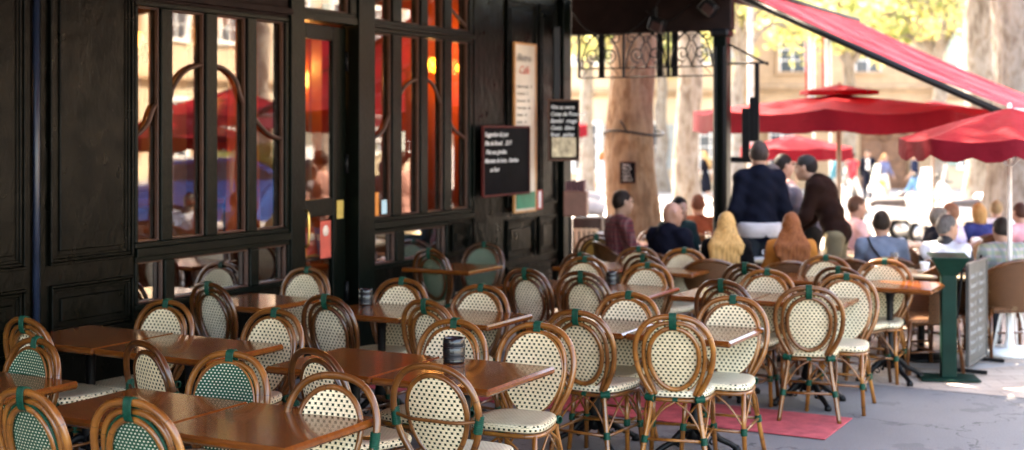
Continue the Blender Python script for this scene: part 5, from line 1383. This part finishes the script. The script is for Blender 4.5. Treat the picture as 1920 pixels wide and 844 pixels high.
# the big trunk standing on the terrace, and others
Y = 16.7; P = atY(1188, Y, gz(Y))
t1 = tree('massive plane tree trunk with a rope round it, beyond the ironwork screen', P, .32, 8.2, (0,0,10.5), (4.5,4.5,2.2), 90, 3, bark='bark2')
e = empty('rope', (P.x, P.y, P.z+1.98), 0, 'dark strap tied round the big plane trunk', 'rope')
mb = MB(); mb.tube([(.375*math.cos(t), .375*math.sin(t), .03*math.sin(2*t)) for t in np.linspace(0, 2*math.pi, 30)][:-1], .016, 6, closed=True); mb.tube(crom([(-.1,-.37,.0),(-.16,-.40,.09),(-.2,-.38,.16)], 3), .012, 5); mb.build('strap', M['iron'], e)
q = atY(1177, 16.25, 0); e = empty('chalkboard', (q.x, 16.7-.45, CAM_H-(344-240)*16.33/F), 0, 'tiny chalkboard fixed to the big plane trunk', 'chalkboard')
mb = MB(); mb.box((0,0,.135), (.18,.015,.26)); mb.build('board', M['board'], e)
mb = MB()
for (x, z, a_, b_) in ((0,.005,.20,.014),(0,.265,.20,.014),(-.095,.135,.014,.27),(.095,.135,.014,.27)): mb.box((x,-.002,z),(a_,.022,b_),.003)
mb.build('frame', brw, e)
for i in range(5): text(('Menu','Plat 12','Vin 4','Café 2','Glace 5')[i], .04, e, M['chalk'], (-.07,-.010,.215-i*.045), (R(90),0,0), .2)
TR = [(1290,26,.27,'slender pale plane tree right behind the massive trunk'),(1905,20,.40,'broad sunlit plane trunk at the right edge'),
      (1838,27,.34,'sunlit plane trunk left of the broad one at the right edge'),(1592,50,.30,'far plane tree before the stone house, behind the flags'),(1760,46,.30,'far yellow leaved plane tree right of the wooden door'),
      (1385,44,.28,'far yellow green plane tree left of the pale window'),(1240,55,.3,'far plane tree seen through the ironwork screen'),(1100,48,.3,'far plane tree near the corner post')]
for i, (px, Y, r0, lab) in enumerate(TR):
    P = atY(px, Y, gz(Y)); big = Y > 40
    tree(lab, P, r0, 5.2 if big else 8.5, (0,0,7.6 if big else 10.6), (3.6,3.6,2.9) if big else (4,4,2), 42 if big else 70, 11+i, leaf=.13 if big else .12, per=40)

tree('unseen plane tree added behind the cafe corner to shade the massive trunk', (-2.6, 24.0, gz(24)), .35, 7.5, (0,0,10.0), (4.6,4.6,2.6), 150, 77, per=60, leaf=.16)  # added out of sight so its crown keeps the sun off the trunk
# ================================================================ STONE HOUSES beyond the square
def m_stone(name, c):
    m, t, b = base(name, .9, .2); tc = N(t, 'ShaderNodeTexCoord')
    br = N(t, 'ShaderNodeTexBrick'); t.links.new(mapping(t, tc.outputs['Object'], (1,1,1), (R(90),0,0)), br.inputs['Vector']); br.inputs['Scale'].default_value = .9; br.inputs['Mortar Size'].default_value = .012
    br.inputs['Color1'].default_value = (*c, 1); br.inputs['Color2'].default_value = (*[x*.85 for x in c], 1); br.inputs['Mortar'].default_value = (*[x*.6 for x in c], 1)
    n = noise(t, .8, 6, tc.outputs['Object']); t.links.new(mix(t, .4, br.outputs[0], ramp(t, n.outputs[0], [(.3, tuple(x*.55 for x in c)), (.7, tuple(x*1.2 for x in c))])), b.inputs['Base Color']); return m
M['st1'] = m_stone('honey limestone', (.42,.30,.19)); M['st2'] = m_stone('pale limestone', (.46,.38,.29)); M['trim'] = simple('carved stone trim', (.34,.24,.15), .9, .25, 3)
M['wpane'] = simple('dark blue grey window glass', (.05,.07,.09), .1, .3, 1); M['oak'] = simple('weathered oak door', (.15,.07,.035), .6, .35, 5)
M['roof'] = simple('clay roof tiles', (.35,.15,.08), .9, .3, 5); M['wall2'] = simple('cream render', (.50,.40,.28), .9, .12, .8)
def house(name, label, loc, rz, w, h, dep, mat, wins, door=None, shutters=None, dormers=False, band=(3.9,), group='houses round the square'):
    e = empty(name, loc, rz, label, 'building', group)
    mb = MB(); mb.box((0, dep/2, h/2), (w, dep, h), .02); mb.build('wall', mat, e)
    mb = MB(); mb.add([(-w/2-.3,-.5,h),(w/2+.3,-.5,h),(w/2+.3,dep,h),(-w/2-.3,dep,h),(-w/2-.3,dep/2,h+1.8),(w/2+.3,dep/2,h+1.8)], [(0,1,5,4),(2,3,4,5),(0,4,3),(1,2,5),(3,2,1,0)]); mb.build('roof', M['roof'], e)
    for z in band:
        mb = MB(); mb.box((0,-.10,z), (w+.02,.22,.16), .03); mb.box((0,-.05,z-.16), (w+.01,.12,.12), .02); mb.build('cornice', M['trim'], e)
    mb = MB(); mb.box((0,-.14,h-.1), (w+.1,.30,.3), .04); mb.build('eaves', M['trim'], e)
    for (x, z, ww, hh) in wins:
        f = MB(); t_ = .08
        for (cx, cz, sx, sz) in ((0,hh/2+.06,ww+.3,.16),(0,-hh/2-.08,ww+.4,.14),(-ww/2-.08,0,.16,hh),(ww/2+.08,0,.16,hh)): f.box((x+cx,-.05,z+cz),(sx,.14,sz),.015)
        fo = f.build('window', M['trim'] if shutters is None else M['white'], e)
        g = MB(); g.box((x,-.004,z),(ww,.02,hh)); g.build('pane', M['wpane'], fo)
        g = MB(); g.box((x,-.03,z),(.05,.04,hh)); 
        for q_ in (-.25,.0,.25): g.box((x,-.032,z+q_*hh),(ww,.035,.04))
        for s in (-1,1): g.box((x+s*(ww/2-.03),-.03,z),(.06,.045,hh))
        g.build('glazing_bar', M['white'], fo)
        if shutters:
            for s in (-1,1):
                g = MB(); g.box((x+s*(ww/2+.36),-.04,z),(ww*.52,.05,hh),.01)
                for q_ in range(9): g.box((x+s*(ww/2+.36),-.07,z-hh*.42+q_*hh*.105),(ww*.44,.02,.05),.004)
                g.build('shutter', shutters, fo)
    if door:
        for (x, ww, hh) in door:
            f = MB(); f.box((x,-.02,hh/2),(ww,.08,hh),.01); d_ = f.build('door', M['oak'], e)
            g = MB()
            for s in (-1,1):
                for z0, z1 in ((.2,hh*.38),(hh*.42,hh*.72)): g.box((x+s*ww*.25,-.07,(z0+z1)/2),(ww*.38,.05,z1-z0),.02)
            g.box((x,-.09,hh*.5),(.05,.06,hh*.96),.01); g.box((x,-.10,hh*.80),(ww,.10,.10),.02); g.build('panel', M['oak'], d_)
            g = MB(); g.lathe([(0,-.02),(.35,-.02),(.4,.03),(0,.05)], (x,-.08,hh*.89), 18, M=Matrix.Rotation(R(90),4,'X')); g.build('carved_crest', M['oak'], d_)
            g = MB()
            for s in (-1,1): g.box((x+s*(ww/2+.25),-.10,hh/2+.1),(.36,.30,hh+.2),.03)
            g.box((x,-.14,hh+.35),(ww+1.3,.42,.34),.04); g.box((x,-.2,hh+.58),(ww+1.6,.5,.12),.03); g.build('portal', M['trim'], e)
    return e
gy = gz(60)
house('stone_house', 'honey stone mansion with carved portal and big oak door across the square', atY(1640, 60, gy), R(0), 17, 9.5, 8, M['st1'],
      [(-7,2.0,1.1,1.9),(-4.2,2.0,1.1,1.9),(4.6,2.2,1.1,1.9),(7.1,2.2,1.1,1.9),(-7,6.3,1.2,2.0),(-3.7,6.3,1.2,2.0),(-.3,6.3,1.2,2.0),(3.2,6.3,1.2,2.0),(6.6,6.3,1.2,2.0)], [(.4,2.1,2.9)], None, band=(4.6,))
house('stone_house', 'pale house with white framed windows left of the stone mansion', atY(1390, 62, gz(62)), R(2), 12, 10, 8, M['st2'],
      [(x, z, 1.15, 2.1) for x in (-4.0,-.9,2.4,5.0) for z in (2.0,6.9)], None, M['white'], band=(4.3,))
house('cream_house', 'cream rendered house seen between the corner post and the iron post', atY(1215, 56, gz(56)), R(-3), 8, 10.5, 8, M['wall2'],
      [(x, z, 1.0, 1.9) for x in (-2.6,0,2.6) for z in (1.9,6.4)], [(1.4,1.4,2.5)] if False else None, simple('grey shutters', (.30,.33,.33), .7), band=(4.2,))
house('cream_house', 'ochre house at the far left beyond the corner post', atY(1010, 58, gz(58)), R(-6), 9, 11, 8, M['st2'], [(x, z, 1.0, 1.9) for x in (-3,0,3) for z in (2,6.4)], None, simple('brown shutters', (.18,.09,.05), .7), band=(4.2,))
house('cream_house', 'tall pale house at the far right beyond the plane trunks', atY(1940, 60, gz(60)), R(6), 9, 10, 8, M['wall2'], [(x, z, 1.0, 1.9) for x in (-3,0,3) for z in (2,6.4)], None, simple('pale green shutters', (.25,.33,.28), .7), band=(4.2,))
# opposite side of the street (seen mirrored in the cafe windows)
for k, (Yo, c, lab) in enumerate(((0,'st1','ochre house across the street mirrored in the cafe windows'),(13,'wall2','cream house across the street mirrored in the cafe windows'),(26,'st2','limestone house across the street mirrored in the second window'))):
    house('street_house', lab, W(27, Yo+22, gz(22)), RZ+R(90)+math.pi, 12.8, 11, 7, M[c], [(x, z, 1.1, 2.0) for x in (-4.4,-1.5,1.5,4.4) for z in (2.1,6.4)], None, simple('shutter paint %d' % k, ((.12,.20,.22),(.30,.20,.12),(.25,.30,.28))[k], .7))
for k, (d, a) in enumerate(((16,21),(17,29),(16.5,37),(18,45))):
    tree('street plane tree mirrored in the cafe windows, number of the row hidden', W(d, a, gz(10)), .3, 6.0, (0,0,8.6), (3.6,3.6,2.6), 70, 40+k, per=34)['label'] = ('plane tree across the street mirrored in the left window','plane tree across the street mirrored in the first window','plane tree across the street mirrored in the cafe door','plane tree across the street mirrored in the second window')[k]
for k, (d, a, s_, lab) in enumerate(((5.6,15.6,1.5,'red parasol mirrored in the cafe door glass'),(16.5,30.0,1.5,'red parasol mirrored in the first window'),(10.0,19.5,1.5,'red parasol mirrored in the second window'),(12.5,25.0,1.4,'red parasol mirrored in the left panes of the first window'))):
    if k == 0: continue
    w = W(d, a, 0); w.z = gz(w.y)
    parasol(w, s_, 2.75, 2.3, 2.08, 8, lab, vent=False)
# clipped hedge mirrored in the second window
w = W(13.5, 26, 0); w.z = gz(w.y); hg = empty('hedge', w, RZ, 'clipped green hedge mirrored in the second window', 'hedge')
mb = MB(); rnd = random.Random(5)
for k in range(9000):
    p = Vector((rnd.uniform(-.5,.5), rnd.uniform(-3,3), rnd.uniform(0,1.7))); a_ = Vector((rnd.gauss(0,1),rnd.gauss(0,1),rnd.gauss(0,1))).normalized()*.05; b_ = a_.cross(Vector((rnd.random(),rnd.random(),1))).normalized()*.035
    mb.add([p-a_, p+b_, p+a_, p-b_], [(0,1,2,3)])
mb.build('foliage', leafm[0], hg)

# ================================================================ FLAGS AND LAMP POSTS, SCOOTERS, CAR
fm = simple('navy flag cloth', (.02,.025,.06), .8)
for px, lab in ((1526,'left of the two tall flag banners on poles before the stone mansion'),(1557,'right of the two tall flag banners on poles before the stone mansion')):
    P = atY(px, 48, gz(48)); e = empty('flag_banner', P, 0, lab, 'flag', 'flag banners before the mansion')
    mb = MB(); mb.tube([(0,0,0),(0,0,6.2)], .03, 8); mb.build('pole', M['white'], e)
    for k, m_ in enumerate((fm, M['white'], M['red'])):
        mb = MB(); P_ = []; 
        for i in range(5):
            for j in range(7): P_.append((-.02-.09*k-.09*i/4, .03*math.sin(j*1.2+i), 6.1-2.6*j/6))
        mb.add(P_, [(i*7+j, i*7+j+1, (i+1)*7+j+1, (i+1)*7+j) for i in range(4) for j in range(6)], None, True); mb.build('stripe', m_, e)
P = atY(1407, 25, gz(25)); e = empty('lamp_post', P, 0, 'tall pale lamp post right of the iron post', 'lamp post')
mb = MB(); mb.tube([(0,0,0),(0,0,.8),(0,0,5.2)], [.09,.055,.045], 10); mb.build('pole', simple('pale grey paint', (.45,.42,.42), .5), e)
mb = MB(); mb.lathe([(0,5.2),(.08,5.2),(.16,5.6),(.18,5.62),(.05,5.85),(0,5.9)], n=6, smooth=False); mb.build('lantern', M['iron'], e)
P = atY(1735, 38, gz(38)); e = empty('bollard', P, 0, 'grey stone bollard behind the man in jeans', 'bollard')
mb = MB(); mb.lathe([(0,0),(.2,0),(.2,.1),(.16,.15),(.14,.7),(.17,.75),(.13,.86),(0,.92)], n=16); mb.build('stone', M['trim'], e)
def scooter(loc, rz, label, c=(.75,.75,.74)):
    e = empty('scooter', loc, rz, label, 'scooter', 'white scooters parked by the terrace'); pm = simple('scooter paint', c, .25, .05, 3, coat=.5)
    for y, in ((-.62,),(.62,)):
        mb = MB(); mb.tube([(0, y+.2*math.cos(t), .23+.2*math.sin(t)) for t in np.linspace(0, 2*math.pi, 21)][:-1], .055, 8, closed=True); w = mb.build('wheel', M['iron'], e)
        mb = MB(); mb.lathe([(0,-.03),(.13,-.03),(.15,0),(.13,.03),(0,.03)], (0,y,.23), 14, M=Matrix.Rotation(R(90),4,'Y')); mb.build('rim', simple('alloy', (.5,.5,.5), .3, metal=1), w)
    V_ = sdf_mesh([('c',(0,-.75,.55),(0,-.2,.58),.15,.16),('c',(0,-.2,.5),(0,-.15,.3),.14,.12),('c',(0,-.15,.28),(0,.3,.26),.12,.12),('c',(0,.3,.28),(0,.42,.85),.13,.10),('c',(-.1,.40,.6),(.1,.40,.6),.12,.12),('c',(0,.45,.92),(0,.5,1.0),.10,.09),('c',(0,.50,.42),(0,.80,.46),.08,.05)], .025, .05)
    mesh_from('fairing', V_, pm, e)
    mesh_from('saddle', sdf_mesh([('c',(0,-.72,.74),(0,-.12,.72),.12,.11)], .02, .03), simple('saddle vinyl', (.04,.03,.03), .5), e)
    mb = MB(); mb.tube(crom([(-.36,.36,1.08),(-.2,.45,1.06),(0,.47,1.04),(.2,.45,1.06),(.36,.36,1.08)], 4), .016, 8)
    for s in (-1,1): mb.tube([(s*.25,.45,1.06),(s*.30,.48,1.24)], .008, 6); mb.box((s*.32,.48,1.28),(.13,.02,.08),.008)
    mb.build('handlebar', M['iron'], e)
    mb = MB(); mb.lathe([(0,0),(.075,0),(.06,.05),(0,.06)], (0,.58,.90), 14, M=Matrix.Rotation(R(-80),4,'X')); mb.build('headlight', M['china'], e)
    mb = MB(); mb.add([(-.22,.5,1.05),(.22,.5,1.05),(.18,.42,1.45),(-.18,.42,1.45),(-.22,.515,1.05),(.22,.515,1.05),(.18,.435,1.45),(-.18,.435,1.45)], [(3,2,1,0),(4,5,6,7),(0,1,5,4),(2,3,7,6)]); mb.build('windshield', M['glass'], e)
    mb = MB(); mb.box((0,-.85,.80),(.32,.30,.28),.06); mb.build('top_box', pm, e)
    return e
for px, Y, rz, lab in ((1628,26,70,'white scooter left of the denim shirt man, beyond the tables'),(1775,25,110,'white scooter beyond the man in the white vest'),(1812,28,60,'white scooter farther back before the plane trunks'),(1680,30,95,'white scooter behind the other ones near the man in jeans')):
    scooter(atY(px, Y, gz(Y)), R(rz), lab)
def car(loc, rz, label):
    e = empty('parked_car', loc, rz, label, 'car'); pm = simple('blue car paint', (.03,.12,.42), .25, .05, 2, coat=.8)
    L = 4.1; prof = [(-2.05,.35),(-2.08,.62),(-1.95,.95),(-1.6,1.02),(-1.35,1.40),(-.6,1.47),(.3,1.44),(.95,1.02),(1.7,.90),(2.02,.72),(2.06,.40),(1.9,.25),(-1.9,.25)]
    mb = MB(); n = len(prof); secs = []
    for s, w, sc_ in ((-1,.84,.97),(-1,.80,1.0),(1,.80,1.0),(1,.84,.97)): secs.append(w*s)
    P = []
    for x in (-.86,-.80,.80,.86):
        for (y, z) in prof:
            inset = .18*max(0, (z-.95))/.5; k_ = .97 if abs(x) > .83 else 1.0
            P.append((x - math.copysign(inset, x), y*k_, .25+(z-.25)*(.985 if abs(x) > .83 else 1)))
    Fc = [(i*n+k, i*n+(k+1)%n, (i+1)*n+(k+1)%n, (i+1)*n+k) for i in range(3) for k in range(n)] + [tuple(range(n))[::-1], tuple(range(3*n,4*n))]
    mb.add(P, Fc); mb.build('body', pm, e)
    for s in (-1,1):
        mb = MB(); q = [(-1.45,1.04),(-1.25,1.34),(-.55,1.40),(.25,1.37),(.78,1.04)]
        mb.add([(s*(.865-.18*max(0,(z-.95))/.5+.004), y, z) for y, z in q]+[(s*(.80-.18*max(0,(z-.95))/.5), y, z) for y, z in q], [(0,1,2,3,4) if s > 0 else (4,3,2,1,0)]); mb.build('side_window', M['wpane'], e)
        for y in (-1.28,1.28):
            mb = MB(); mb.lathe([(0,-.1),(.27,-.1),(.31,-.07),(.31,.07),(.27,.1),(0,.1)], (s*.80,y,.31), 20, M=Matrix.Rotation(R(90),4,'Y')); w = mb.build('wheel', M['iron'], e)
            mb = MB(); mb.lathe([(0,-.108),(.19,-.108),(.21,-.1),(.21,.1),(.19,.108),(0,.108)], (s*.80,y,.31), 16, M=Matrix.Rotation(R(90),4,'Y')); mb.build('rim', simple('wheel alloy', (.7,.7,.7), .3), w)
        mb = MB(); mb.box((s*.62,2.0,.68),(.3,.10,.14),.03); mb.build('headlight', M['china'], e)
        mb = MB(); mb.box((s*.66,-2.05,.78),(.22,.06,.16),.02); mb.build('tail_light', simple('red lens', (.5,.02,.02), .2), e)
        mb = MB(); mb.box((s*.94,.62,1.04),(.16,.10,.12),.03); mb.build('wing_mirror', pm, e)
    mb = MB(); mb.add([(-.66,.36,1.44),(.66,.36,1.44),(.76,.93,1.06),(-.76,.93,1.06)], [(3,2,1,0)]); mb.build('windscreen', M['wpane'], e)
    return e
P = Vector((13.5, 15.9, 0)); P.z = gz(P.y)
car(P, R(12), 'blue parked car mirrored in the first cafe window')
